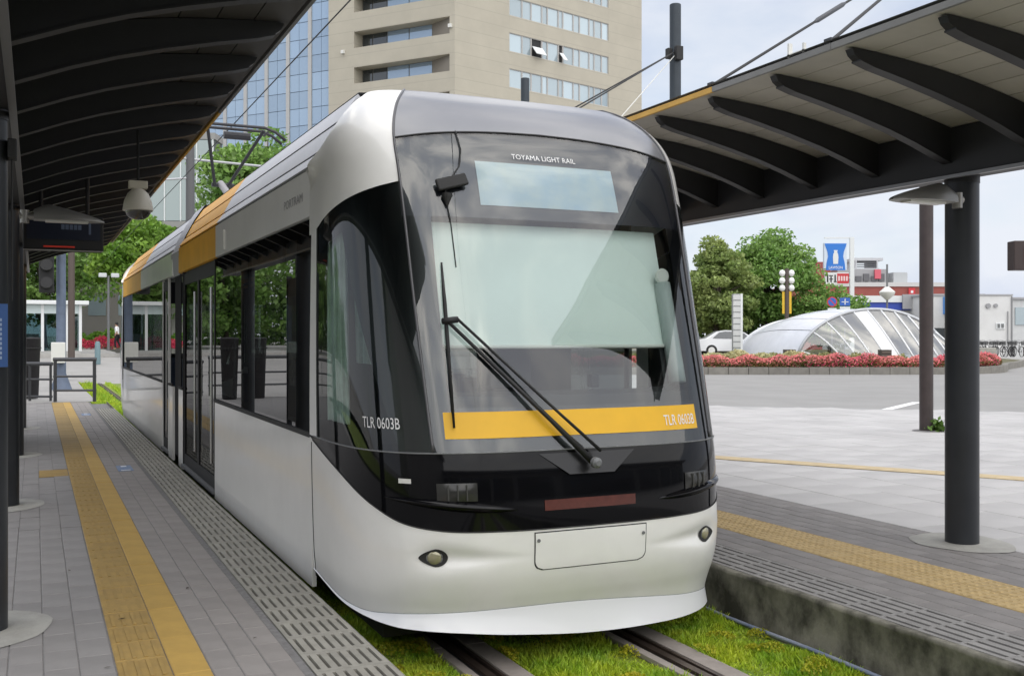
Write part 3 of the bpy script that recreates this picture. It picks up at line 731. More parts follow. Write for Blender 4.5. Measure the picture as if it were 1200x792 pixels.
# pillar beside cab side windows, and the cab side windows
GLS = glassmat('cab_glass', (.78,.86,.83), .05)
WSC = glassmat('windscreen_glass', (.90,.96,.945), .085)
FRIT = mat('frit_black', (.008,.008,.010), .3)
for (a, b, c, d) in ((0, 7, 8.2, GE-.3), (173, 180, 180-GER+.3, 171.8)):
    strip('cab_pillar', SILVER, a, b, 3, 1.19, ZT, 12)
    strip('cab_window_gasket', RUBBER, min(b, c) if a == 0 else 171.8, max(b, c) if a == 0 else 173, 2, 1.19, ZT, 12)
    vstrip('cab_side_window', GLS, *((lambda z: 8.2, GZ) if a == 0 else (lambda z: 183-GZ(z), lambda z: 171.8)), 36, 1.19, ZT, 20)
    fe = lambda z: 45-(z-1.19)*13
    for q_ in range(1):
        rows = []
        for j in range(15):
            z_ = 1.19+(2.70-1.19)*j/14; lo_g = fe(z_); row = []
            for i in range(13):
                g_ = lo_g+(52-lo_g)*i/12; g_ = g_ if a == 0 else 180-g_; row.append(FW(g_, min(z_, ZT(g_)), -.012))
            rows.append(row)
        mb = MB().grid(rows); put('cab_window_frit', mb, FRIT, tram, smooth=True); mb = MB().grid([[mirror(p) for p in r_] for r_ in rows]); put('cab_window_frit', mb, FRIT, tram, smooth=True)
    strip('cab_window_frit', FRIT, *( (8, 33) if a == 0 else (147, 172) ), 14, 1.19, 1.31, 3, off=-.012)
    lo = lambda g: ZT(g)-.17
    strip('cab_window_frit', FRIT, *( (8, 33) if a == 0 else (147, 172) ), 14, lo, ZT, 3, off=-.012)
# windscreen: outer glass, printed black border behind it
vstrip('windscreen', WSC, GZ, lambda z: 183-GZ(z), 64, 1.19, HT, 36)
gl, grr = G_of_x(-.765), G_of_x(.83)
HDR = mat('header_print', (.03,.029,.04), .35, var=.08, scale=3)
strip('windscreen_header', HDR, GE, 180-GER, 60, 2.50, HT, 14, off=-.012)
vstrip('windscreen_border', FRIT, GZ, lambda z: gl, 8, 1.19, 2.50, 20, off=-.012); vstrip('windscreen_border', FRIT, lambda z: grr, lambda z: 183-GZ(z), 8, 1.19, 2.50, 20, off=-.012)
strip('windscreen_border', FRIT, gl, grr, 50, 1.19, 1.43, 4, off=-.012)
ga, gb = G_of_x(-.80), G_of_x(.80)
strip('yellow_strip', YEL, ga, gb, 50, 1.265, 1.405, 3, off=.003, both=False)
# destination display
g1_, g2_ = G_of_x(-.465), G_of_x(.455)
strip('destination_display', mat('display_pale', (.50,.58,.60), .35, col2=(.36,.50,.62), scale=4.5), g1_, g2_, 20, 2.575, 2.845, 6, off=-.006, both=False)
def on_front(x0, x1, z0, z1, off=.004, bygamma=False):
    if bygamma: return lambda u, v: FW(x0+(x1-x0)*u, z0+(z1-z0)*v, off)
    return lambda u, v: FW(G_of_x(x0+(x1-x0)*u), z0+(z1-z0)*v, off)
lettering('lettering', 'TOYAMA LIGHT RAIL', on_front(-.225, .205, 2.868, 2.90), TEXTW, tram)
lettering('lettering', 'TLR 0603B', on_front(.535, .775, 1.292, 1.352, .006), TEXTW, tram)
lettering('lettering', 'TLR 0603B', on_front(35.8, 45.6, 1.312, 1.372, .005, True), TEXTW, tram)
# sun blind, dashboard and cab inside
mb = MB().grid([[FW(G_of_x(-.76+1.57*i/24), z, -.10)-Vector((0,0,0)) for i in range(25)] for z in (1.785, 2.0, 2.25, 2.50)])
put('sun_blind', mb, mat('blind_fabric', (.80,.88,.84), .7, var=.03, scale=2), tram, smooth=True)
mb = MB().tube([FW(G_of_x(-.77+1.59*i/24), 1.782, -.098) for i in range(25)], .012, 8); put('blind_rail', mb, PALE, tram, smooth=True)
INT = mat('cab_interior', (.10,.105,.105), .7, var=.1); INTD = mat('interior_dark', (.03,.032,.034), .7)
mb = MB().grid([[FW(G_of_x(-1.0+2.0*i/20), z, -.06)+Vector((0, dy, 0)) for i in range(21)] for (z, dy) in ((1.1,.0),(1.50,.02),(1.52,.1),(1.50,.40),(1.2,.45))])
put('dashboard', mb, INTD, tram)
mb = MB(); mb.box(TX-.32,5.62,1.50,TX-.05,5.78,1.74).box(TX+.30,5.5,1.50,TX+.36,5.56,1.58); put('cab_console', mb, INTD, tram, bevel=.01)
mb = MB(); mb.box(TX-1.1,7.25,.4,TX-.35,7.30,2.95).box(TX+.30,7.25,.4,TX+1.1,7.30,2.95).box(TX-.35,7.25,2.3,TX+.30,7.30,2.95); put('cab_partition', mb, INT, tram)
mb = MB(); mb.box(TX-1.12,6.0,.33,TX+1.12,2*YC-6.0,.36); put('floor', mb, mat('tram_floor', (.12,.12,.12), .6), tram)
mb = MB(); mb.box(TX-.95,5.9,2.93,TX+.95,2*YC-5.9,2.96); put('ceiling', mb, mat('tram_ceiling', (.5,.5,.5), .6), tram)
# cab post and round mirror inside, right
mb = MB().tube([FW(G_of_x(.775), z, -.07) for z in np.linspace(1.55, 2.16, 8)], [.052]*8, 12); put('cab_post', mb, mat('cab_post_grey', (.42,.47,.46), .5), tram, smooth=True)
mb = MB(); c_ = FW(G_of_x(.755), 2.20, -.05); mb.lathe([(.045,0),(.05,.012),(.04,.022)], (0,0,0), 20); mb.v = [tuple(Vector((v[0], -v[2], v[1]))+c_) for v in mb.v]
put('cab_mirror', mb, PALE, tram, smooth='auto')
mb = MB().grid([[FW(G_of_x(.70+.012*i), z, -.115) for i in range(10)] for z in (1.5, 1.8, 2.1, 2.3)]); put('cab_screen', mb, INTD, tram)
# pleated curtain behind the cab side window
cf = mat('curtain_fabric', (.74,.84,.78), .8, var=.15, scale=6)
rows = []
for z in np.linspace(1.30, 2.44, 8):
    rows.append([FW(10+14*i/44, z, -.075+.018*math.sin(i*1.35)+.008*math.sin(i*.5+z)) for i in range(45)])
mb = MB().grid(rows); put('curtain', mb, cf, tram, smooth=True)
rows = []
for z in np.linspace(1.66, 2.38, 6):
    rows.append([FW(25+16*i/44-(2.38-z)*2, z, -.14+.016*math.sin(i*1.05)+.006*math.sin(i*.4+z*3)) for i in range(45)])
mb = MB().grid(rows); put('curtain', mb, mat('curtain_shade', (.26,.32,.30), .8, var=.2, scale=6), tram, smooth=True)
mb = MB(); mb.box(TX-.75,6.2,.4,TX-.2,6.75,.85).box(TX-.72,6.66,.85,TX-.23,6.8,1.75); put('driver_seat', mb, INTD, tram, bevel=.04)
# wiper
def fp(x, z, off): return FW(G_of_x(x), z, off)
piv = fp(.0, 1.11, .05); hub = fp(-.735, 1.885, .045)
mb = MB().tube([piv, piv.lerp(hub, .3)+Vector((0,-.02,0)), hub], [.020,.013,.010], 8).tube([piv+Vector((.05,0,.06)), piv.lerp(hub,.3)+Vector((.035,-.02,.05)), hub+Vector((.05,0,.02))], [.010,.008,.008], 8)
mb.tube([hub+Vector((-.03,0,0)), hub+Vector((.06,0,.01))], .018, 8)
put('wiper_arm', mb, BLACKM, tram, smooth=True)
mb = MB().tube([fp(-.735, 2.22, .022), fp(-.738, 2.0, .025), fp(-.742, 1.8, .025), fp(-.752, 1.32, .022)], [.006,.012,.012,.007], 8); put('wiper_blade', mb, BLACKM, tram, smooth=True)
mb = MB().lathe([(.03,0),(.03,.03),(.015,.045)], (0,0,0), 16); mb.v = [tuple(Vector((v[0], -v[2]-.02, v[1]))+piv) for v in mb.v]; put('wiper_pivot', mb, GREYP, tram, smooth='auto')
mb = MB(); rr = [[fp(-.30+.60*u, 1.172, .004) for u in np.linspace(0,1,14)], [fp(-.13+.28*u, 1.055, .016) for u in np.linspace(0,1,14)]]; mb.grid(rr); put('wiper_base', mb, mat('wiper_base_grey', (.010,.010,.011), .3), tram)
# camera on a sucker with its lead
cb = fp(-.635, 2.685, .035)
mb = MB(); M_ = Matrix.Translation(cb) @ Matrix.Rotation(R(-15), 4, 'Y') @ Matrix.Rotation(R(-18), 4, 'X'); mb.box(-.095,-.012,-.036,.095,.014,.036, M_); put('screen_camera', mb, RUBBER, tram, bevel=.008)
mb = MB().tube([cb+Vector((.0,0,.03)), fp(-.57,2.80,.012), fp(-.545,2.9,.01), fp(-.56,3.02,.008)], .0045, 6).tube([cb+Vector((-.04,0,-.04)), fp(-.67,2.56,.012), fp(-.66,2.45,.008), fp(-.655,2.2,.008)], .0035, 6)
mb.tube([fp(-.665,2.615,.02), fp(-.668,2.60,.02), fp(-.672,2.55,.014)], [.032,.026,.006], 10); put('camera_lead', mb, RUBBER, tram)
# lights
for i, (x, z) in enumerate(((-.87,.640),(.845,.632))):
    s_ = -1 if x < 0 else 1
    pts = []
    for k in range(24):
        a = 2*math.pi*k/24; u, v = math.cos(a), math.sin(a)
        hw = .070 if u*s_ < 0 else .085
        pts.append(fp(x+u*hw*.92, z+v*.048*(abs(math.sin(a))**.15)*(1-.35*max(0, u*s_)), .004))
    ctr = fp(x, z, .004); mb = MB(); mb.add([ctr]+pts, [(0, 1+k, 1+(k+1)%24) for k in range(24)])
    sock = put('headlight', mb, RUBBER, tram, smooth=True)
    nn = (fp(x, z, .05)-fp(x, z, 0)).normalized(); M_ = Matrix.Translation(fp(x, z, .0)) @ nn.to_track_quat('Z', 'Y').to_matrix().to_4x4()
    mb = MB().lathe([(.040,0),(.040,.006),(.034,.014),(.02,.019),(.006,.021)], (0,0,0), 24); mb.v = [tuple(M_ @ Vector(v)) for v in mb.v]; put('lens', mb, LENS, sock, smooth=True)
    mb = MB().tube([M_ @ Vector((.041*math.cos(a), .041*math.sin(a), .006)) for a in np.linspace(0, 2*math.pi, 25)], .004, 6); put('bezel', mb, GREYP, sock, smooth=True)
    # lamp and brow in the black band
    xl, zl = (-.76,.985) if x < 0 else (.74,.968)
    rows = [[fp(xl-.10+.20*u, zl-.045+.095*v, .006+.010*math.sin(math.pi*u)*math.sin(math.pi*v)) for u in np.linspace(0,1,13)] for v in np.linspace(0,1,7)]
    mb = MB().grid(rows); lp = put('upper_lamp', mb, mat('lamp_smoke', (.03,.03,.028), .2), tram, smooth=True)
    mb = MB()
    for q in (-.045,.0,.045): mb.tube([fp(xl+q, zl-.04, .017), fp(xl+q, zl+.042, .017)], .005, 5)
    put('reflector_rib', mb, mat('lamp_rib', (.06,.06,.055), .3), lp)
    # brow: a thin ledge bulging out of the band
    rows = []
    x0, x1 = (-1.08,-.44) if x < 0 else (1.08,.44)
    for v in np.linspace(0, 1, 7):
        rows.append([FW(G_of_x(x0+(x1-x0)*u), .885+.065*(1-u)**1.2+(v-.5)*.055*math.sin(math.pi*u)**.7, .002+.034*math.sin(math.pi*u)**.8*math.sin(math.pi*v)) for u in np.linspace(0,1,30)])
    mb = MB().grid(rows); put('lamp_brow', mb, BLACKG, tram, smooth=True)
mb = MB().grid([[fp(-.285+.57*u, z, .004) for u in np.linspace(0,1,16)] for z in (.868,.90,.925)]); put('reflector_bar', mb, mat('reflector_red', (.10,.022,.014), .25, var=.2, scale=12, coat=.5), tram)
mb = MB().grid([[fp(-1.02+.05*u, z, .004) for u in np.linspace(0,1,3)] for z in (1.03,1.055)]); put('number_tab', mb, PALE, tram)
# coupler cover with a dark seam all round
def cover(o_, e):
    P_ = []
    x0, x1, z0, z1, r_ = -.345-e, .355+e, .548-e, .752+e, .05
    for (cx, cz, a0) in ((x1-r_, z0+r_, -90),(x1-.008, z1-.008, 0),(x0+.008, z1-.008, 90),(x0+r_, z0+r_, 180)):
        rr_ = r_ if cz < .65 else .008
        for k in range(7):
            a = R(a0+90*k/6); P_.append((cx+rr_*math.cos(a), cz+rr_*math.sin(a)))
    n = len(P_); cols = []
    mb = MB(); rows = []
    # fill by horizontal scan lines
    for z in np.linspace(z0, z1, 18):
        xs0 = x0; xs1 = x1
        if z < z0+r_:
            d = r_-math.sqrt(max(0, r_*r_-(z0+r_-z)**2)); xs0 += d; xs1 -= d
        rows.append([fp(xs0+(xs1-xs0)*u, z, o_) for u in np.linspace(0,1,26)])
    return mb.grid(rows)
put('coupler_seam', cover(.0015, .0035), RUBBER, tram, smooth=True)
cc = put('coupler_cover', cover(.004, -.0025), WHITE, tram, smooth=True)
mb = MB()
for (x, z) in ((-.325,.71),(.335,.70)):
    c_ = fp(x, z, .005); q = MB().lathe([(.010,0),(.010,.004)], (0,0,0), 10); mb.add([tuple(Vector((v[0],-v[2],v[1]))+c_) for v in q.v], q.f)
put('catch', mb, GREYP, cc)
# body seams on the flanks
for g in (2.0, 178.0):
    mb = MB().tube([FW(g, z, .001) for z in np.linspace(.3, 1.15, 12)], .003, 5); put('panel_seam', mb, RUBBER, tram)

# ---- flanks, roof
SH = [(1.20,2.905),(1.125,3.012),(1.03,3.195),(.905,3.385)]
Y0, Y1 = YB, 2*YC-YB
def quadbox(y0, y1, p, q, th=.03):
    """slab between two cross-section points (x,z), extruded along the track, both flanks given by sign of x"""
    s_ = 1 if p[0] > 0 else -1
    return lambda mb: mb.add([(TX+p[0],y0,p[1]),(TX+q[0],y0,q[1]),(TX+q[0],y1,q[1]),(TX+p[0],y1,p[1]),(TX+p[0]-s_*th,y0,p[1]-th*.3),(TX+q[0]-s_*th,y0,q[1]-th),(TX+q[0]-s_*th,y1,q[1]-th),(TX+p[0]-s_*th,y1,p[1]-th*.3)],
                             [(0,1,2,3),(4,7,6,5),(0,4,5,1),(1,5,6,2),(2,6,7,3),(3,7,4,0)])
A0, A1 = 13.15, 13.75                      # articulation
SG = glassmat('saloon_glass', (.16,.19,.185), .08, rmax=.48)
for s_ in (-1, 1):
    for (ya, yb, dr) in ((Y0, A0, (10.35, 12.75)), (A1, Y1, (2*YC-12.0-.6, 2*YC-10.35+.05))):
        fr = ya == Y0
        d0, d1 = (10.35, 12.75) if fr else (14.2, 14.9)
        # lower panels
        for (a, b) in (((ya, d0) if fr else (d1, yb)), ((d1, yb) if fr else (ya, d0))):
            if b-a < .05: continue
            mb = MB(); mb.box(TX+s_*1.2-.03*(s_ > 0), a+.003, .22, TX+s_*1.2+.03*(s_ < 0), b-.003, 1.165)
            put('side_panel', mb, WHITE, tram)
            mb = MB(); mb.box(TX+s_*1.2-.012-.012*(s_ > 0), a+.0, 1.168, TX+s_*1.2+.012*(s_ < 0)+.0, b-.0, 1.196); put('window_sill', mb, RUBBER, tram)
        # window band
        edges = [Y0+.03, 8.72, 10.30] if fr else [14.95, 16.6, 18.2, 19.8, Y1-.03]
        for a, b in zip(edges, edges[1:]):
            mb = MB(); xx = TX+s_*1.196
            mb.add([(xx,a,1.196),(xx,b,1.196),(xx,b,2.568),(xx,a,2.568)], [(0,1,2,3)]); wo = put('side_window', mb, SG, tram)
            mb = MB()
            for (p, q) in (((a,1.196),(a+.05,2.568)),((b-.05,1.196),(b,2.568)),((a+.05,1.196),(b-.05,1.25)),((a+.05,2.48),(b-.05,2.568))):
                mb.box(xx-s_*.03-.006, p[0], p[1], xx-s_*.03+.006, q[0], q[1])
            put('window_frame', mb, BLACKM, wo)
        # door: two glazed leaves to the floor
        dl = [d0+.05, (d0+d1)/2, d1-.05] if fr else [d0+.04, d1-.04]
        for a, b in zip(dl, dl[1:]):
            xx = TX+s_*1.190
            mb = MB(); mb.box(min(xx, xx-s_*.03), a, .30, max(xx, xx-s_*.03), a+.05, 2.55).box(min(xx, xx-s_*.03), b-.05, .30, max(xx, xx-s_*.03), b, 2.55).box(min(xx, xx-s_*.03), a+.05, .30, max(xx, xx-s_*.03), b-.05, .42).box(min(xx, xx-s_*.03), a+.05, 2.42, max(xx, xx-s_*.03), b-.05, 2.55)
            do = put('door', mb, BLACKM, tram)
            mb = MB(); mb.add([(xx-s_*.01,a+.05,.42),(xx-s_*.01,b-.05,.42),(xx-s_*.01,b-.05,2.42),(xx-s_*.01,a+.05,2.42)], [(0,1,2,3)]); put('door_glass', mb, SG, do)
            mb = MB().tube([(xx+s_*.02,a+.09,.55),(xx+s_*.02,a+.09,2.3)], .014, 8); put('door_rail', mb, mat('steel_rail', (.5,.5,.5), .25, .9), do)
        mb = MB(); mb.box(TX+s_*1.2-.02, d0, .26, TX+s_*1.2+.02, d1, .296); put('door_step', mb, GREYP, tram)
        for a in ((d0, d1-.05) if fr else (d0, d1-.04)): 
            mb = MB(); mb.box(TX+s_*1.2-.03*(s_ > 0), a, .296, TX+s_*1.2+.03*(s_ < 0), a+.045, 2.57); put('door_post', mb, BLACKM if fr else SILVER, tram)
        # cantrail and roof cover strips, the yellow length beside the articulation or the far cab
        yc = 10.30 if fr else 18.1
        for (a, b, yl) in ((ya, yc, False), (yc, yb, True)):
            for k, (p, q, mm) in enumerate((((1.2,2.572),(1.2,2.900),SILVER),(SH[0],SH[1],ROOFW),(SH[1],SH[2],ROOFW),(SH[2],SH[3],ROOFW))):
                g_ = .013
                dx, dz = q[0]-p[0], q[1]-p[1]; ln = math.hypot(dx, dz)
                p2 = (s_*(p[0]+dx/ln*g_), p[1]+dz/ln*g_); q2 = (s_*(q[0]-dx/ln*g_), q[1]-dz/ln*g_)
                a_, b_ = a, b
                if k and fr and a == Y0: a_ = {1: 6.14, 2: 6.16, 3: 6.40}[k]
                if k and not fr and b == Y1: b_ = 2*YC-{1: 6.14, 2: 6.16, 3: 6.40}[k]
                mb = MB(); quadbox(a_+.002, b_-.002, p2, q2)(mb)
                put('cantrail' if k == 0 else 'roof_cover', mb, OCHRE if yl else mm, tram, label=None)
    mb = MB()
    for (p, q) in zip([(1.18,2.56)]+SH, SH+[(.6,3.39)]):
        quadbox(Y0-(.35 if 2.95 < p[1] < 3.1 else 0), Y1+(.35 if 2.95 < p[1] < 3.1 else 0), (s_*(p[0]-.015), p[1]-.012), (s_*(q[0]-.015), q[1]-.012), .01)(mb)
    put('roof_backing', mb, RUBBER, tram)
for (a, b) in ((Y0-.02, A0), (A1, Y1+.02)):
    mb = MB().grid([[(TX+x, y, z) for x, z in ((-.90,3.392),(-.5,3.42),(0,3.43),(.5,3.42),(.90,3.392))] for y in (a, b)]); put('roof', mb, ROOFW, tram)
# cab roof caps behind the forehead, and the lip closing the fairings
for fl in (False, True):
    rows = [[FW(g, 3.40) for g in np.linspace(0, 180, 61)], [Vector((TX-.8+1.6*i/60, YB+.02, 3.40+.012*math.sin(math.pi*i/60))) for i in range(61)]]
    if fl: rows = [[mirror(p) for p in r_] for r_ in rows]
    mb = MB().grid(rows); put('roof_cap', mb, ROOFW, tram, smooth=True)
    for sd_ in (0, 1):
        ed = [FW(180-G0(z) if sd_ else G0(z), z) for z in np.linspace(2.46, 3.40, 44)]
        rows = [ed, [p+Vector(((.0 if z < 2.88 else .10)*(-1 if sd_ else 1), .05, -.035 if z > 2.88 else 0)) for p, z in zip(ed, np.linspace(2.46, 3.40, 44))]]
        if fl: rows = [[mirror(p) for p in r_] for r_ in rows]
        mb = MB().grid(rows); put('fairing_return', mb, WHITE, tram, smooth=True)
# articulation bellows
mb = MB(); rows = []
prof = [(-1.17,.3),(-1.17,2.56),(-1.19,2.85),(-1.10,3.05),(-1.0,3.24),(-.88,3.42),(-.5,3.46),(.5,3.46),(.88,3.42),(1.0,3.24),(1.10,3.05),(1.19,2.85),(1.17,2.56),(1.17,.3)]
for i in range(13):
    y = A0+.02+(A1-A0-.04)*i/12; k = .985 if i % 2 else 1.0
    rows.append([(TX+x*k, y, .3+(z-.3)*k) for x, z in prof])
mb.grid(rows[:]); put('articulation_bellows', mb, RUBBER, tram)
rows = [[(TX+x*1.012, y, 2.2+(z-2.2)*1.012) for x, z in prof[1:-1]] for y in (A0-.04, A0+.2, A1+.16)]
mb = MB().grid(rows); put('articulation_hood', mb, mat('hood_grey', (.40,.40,.43), .55), tram)
# fittings: side marker, skirts, wheels, seats
mb = MB(); mb.box(TX-1.215,9.75,2.62,TX-1.2,9.80,2.80); put('side_marker', mb, PALE, tram)
mb = MB(); mb.box(TX-1.0,5.6,.10,TX+1.0,8.2,.30).box(TX-1.0,20,.10,TX+1.0,22.8,.30).box(TX-1.12,8.2,.14,TX+1.12,20,.30); put('underframe', mb, BLACKM, tram)
for y in (6.9, 8.3, 20.1, 21.5):
    mb = MB()
    for x in (-.535, .535): mb.tube([(TX+x-.05,y,.30),(TX+x+.05,y,.30)], .29, 20)
    put('wheelset', mb, RAILM, tram)
for k, (y, s_) in enumerate([(8.0,-1),(8.9,-1),(9.7,-1),(8.0,1),(8.9,1),(9.7,1),(15.6,-1),(16.6,-1),(17.6,-1),(15.6,1),(16.6,1),(17.6,1)]):
    mb = MB(); x0 = TX+s_*.80; mb.box(x0-.24,y,.6,x0+.24,y+.42,.82).box(x0-.23,y+.36,.8,x0+.23,y+.46,1.45); put('seat', mb, mat('seat_cloth', (.10,.13,.20), .9), tram, bevel=.03)
mb = MB()
for y in (8.6, 10.2, 13.0, 15.2, 17.2):
    for x in (-.55, .55): mb.tube([(TX+x,y,.36),(TX+x,y,2.94)], .017, 8)
put('grab_pole', mb, mat('steel_rail', (.5,.5,.5), .25, .9), tram)
lettering('lettering', 'PORTRAM', lambda u, v: (TX-1.2025, 7.25-.55*u, 2.70+.06*v), TEXTG, tram)
# pantograph
PG = mat('pantograph_steel', (.05,.05,.055), .5, .4)
py = 16.3
mb = MB(); mb.box(TX-.45,py-2.2,3.44,TX+.45,py-.6,3.56); pan = put('pantograph', mb, PG, tram)
mb = MB().tube([(TX-.05,py-1.3,3.5),(TX-.10,py+.55,4.25)], .055, 10); put('lower_arm', mb, mat('arm_grey', (.30,.29,.30), .5), pan, smooth='auto')
mb = MB()
for x in (-.5, .5): mb.tube([(TX-.10+.2*x,py+.5,4.2),(TX+x*.85,py-.25,5.0)], .025, 8)
mb.tube([(TX-.25,py+.5,4.22),(TX+.1,py+.5,4.22)], .035, 8); put('upper_frame', mb, PG, pan)
for dy in (-.18, .12):
    mb = MB().tube([(TX-.78,py+dy,4.88),(TX-.62,py+dy,5.0),(TX-.45,py+dy,5.055),(TX+.45,py+dy,5.055),(TX+.62,py+dy,5.0),(TX+.78,py+dy,4.88)], .024, 8); put('collector_bar', mb, PG, pan, smooth=True)
for x in (-.5, .5): mb = MB().tube([(TX+x,py-.18,4.99),(TX+x,py+.12,4.99)], .02, 6); put('cross_link', mb, PG, pan)
mb = MB().tube([(TX-.15,py-.05,4.92),(TX+.25,py-.05,4.92)], .06, 10); put('spring_box', mb, PG, pan)

# ================================================================== OVERHEAD LINE AND MASTS
mb = MB().tube([(2.82,-25,5.13),(2.80,16.3,5.10),(2.8,60,5.12)], .008, 6); put('contact_wire', mb, RUBBER, label='thin overhead contact wire running above the tram track', cat='wire', loc=(2.8,16,5.1))
mb = MB().tube([(3.25,60,5.6),(3.0,16,5.55),(2.9,-25,5.6)], .006, 5)
def mast(x, y, h, r, label):
    t = thing('line_mast', label, 'mast', (x, y, .3), 'tall dark masts behind the plaza platform')
    mb = MB().lathe([(r+.02,.3),(r+.02,.36),(r,.37),(r,h),(r*.9,h+.01)], (x,y,0), 24); put('shaft', mb, mat('mast_steel', (.035,.045,.055), .45, .3, var=.1), t, smooth='auto')
    mb = MB(); mb.box(x-.09,y-.18,6.62,x+.05,y-r+.01,6.86).box(x-r-.08,y-.05,6.66,x-r+.01,y+.05,6.84); put('stay_bracket', mb, RUBBER, t, bevel=.01)
    return t
MA = [(10.35,9.1),(10.2,15.1),(10.4,21.6)]
mast(*MA[0], 7.7, .10, 'dark mast hidden for the most part behind the plaza platform column')
mast(*MA[1], 7.62, .10, 'tall dark mast rising beside the hotel above the plaza canopy edge')
mast(*MA[2], 7.82, .10, 'far dark mast whose top shows just above the tram roof')
k_ = 0
for i, (mx_, my) in enumerate(MA[:2]):
    for (cy, lbl) in ((my-4.25, ('stay cable with turnbuckle down to the white bracket on the plaza canopy edge','farther stay cable falling from the tall mast towards the tram roof')[i]), (my-3.05, ('long stay cable rising from the ochre canopy edge to the top of the picture','nearer stay cable falling from the tall mast towards the tram roof')[i])):
        a = Vector((mx_-.1, my-.1, 6.75)); b = Vector((4.40, cy, 3.61))
        t = thing('stay_cable', lbl, 'cable', b, 'stay cables of the plaza canopy')
        mb = MB().tube([a, b], .012, 8); put('cable', mb, RUBBER, t)
        mb = MB().tube([a.lerp(b,.60), a.lerp(b,.61), a.lerp(b,.70), a.lerp(b,.71)], [.012,.022,.022,.012], 10); put('turnbuckle', mb, STEEL, t, smooth='auto')
        mb = MB(); mb.box(b.x-.02, b.y-.03, b.z-.03, b.x+.03, b.y+.03, b.z+.02); put('anchor', mb, STEEL, t)
mb = MB().tube([(10.12,15.0,6.7),(7.5,14.2,4.2)], .008, 6); put('thin_cable', mb, PALE, label='thin pale cable slanting down from the tall mast to the canopy', cat='cable', loc=(10,15,6.7))
t = thing('roof_bracket', 'small white bracket fixed on the plaza canopy edge', 'bracket', (4.4, 5.05, 3.62))
mb = MB(); mb.box(4.38,5.05,3.605,4.44,5.22,3.62).box(4.38,5.20,3.6,4.41,5.215,3.69).box(4.38,5.06,3.6,4.40,5.075,3.66); put('bent_plate', mb, PALE, t)
# line pole beyond the tram
t = thing('line_pole', 'grey overhead line pole with white crossarms rising behind the tram roof', 'pole', (4.1, 31, 0))
mb = MB().lathe([(.15,0),(.12,7.4)], (4.1,31,0), 16); put('shaft', mb, mat('pole_grey', (.10,.10,.105), .5), t, smooth='auto')
mb = MB().tube([(4.1,31,6.95),(1.7,30.6,7.0)], .035, 8).tube([(4.1,31,6.4),(2.1,30.7,6.1)], .03, 8).tube([(4.1,31,6.95),(6.3,31.4,6.95)], .035, 8).tube([(2.1,30.7,6.1),(2.1,30.7,6.95)], .02, 6); put('crossarm', mb, mat('crossarm_pale', (.45,.46,.48), .4, .4), t)
# street light pole on the plaza and brown sign at the picture's right edge
t = thing('plaza_light_pole', 'brown black slim light pole standing on the pale plaza with weeds at its foot', 'pole', (12.85, 11.98, .3))
mb = MB().lathe([(.105,.3),(.105,4.6),(.08,4.62),(.08,6.2)], (12.85,11.98,0), 24); put('shaft', mb, mat('pole_brown', (.055,.042,.04), .45, .2, var=.15), t, smooth='auto')
mb = MB().lathe([(.22,.302),(.20,.312),(.12,.314)], (12.85,11.98,0), 20); put('footing', mb, JOINT, t)
P = np.random.default_rng(5).normal(size=(160,3))*np.array([.09,.09,.05])+np.array([12.98,11.88,.38]); P[:,2] = np.abs(P[:,2]-.3)+.3
V, F = quads(P, .05, np.random.default_rng(6)); npmesh('weeds', V, F, leafmat('weed_leaf', (.08,.16,.02), (.16,.22,.03)), label='small tuft of green weeds at the foot of the slim plaza pole', cat='weeds', kind='stuff')
t = thing('hanging_sign', 'dark brown boxed sign at the edge of view beyond the plaza column', 'sign', (10.6, 8.3, 3.4))
mb = MB(); M_ = Matrix.Translation((10.62,8.27,2.75)) @ Matrix.Rotation(R(-25), 4, 'Z'); mb.box(-.30,-.09,-.17,.30,.09,.17,M_); put('case', mb, mat('sign_brown', (.045,.03,.028), .5), t, bevel=.01)
mb = MB()
for k in range(4): mb.box(-.19+k*.12,-.094,-.10+.02*(k%2),-.12+k*.12,-.09,.10-.03*(k%3),M_)
put('panel', mb, mat('sign_maroon', (.10,.045,.04), .5), t)
mb = MB().tube([(10.88,8.14,.3),(10.88,8.14,3.4)], .05, 12); put('post', mb, mat('sign_brown', (.045,.03,.028), .5), t)

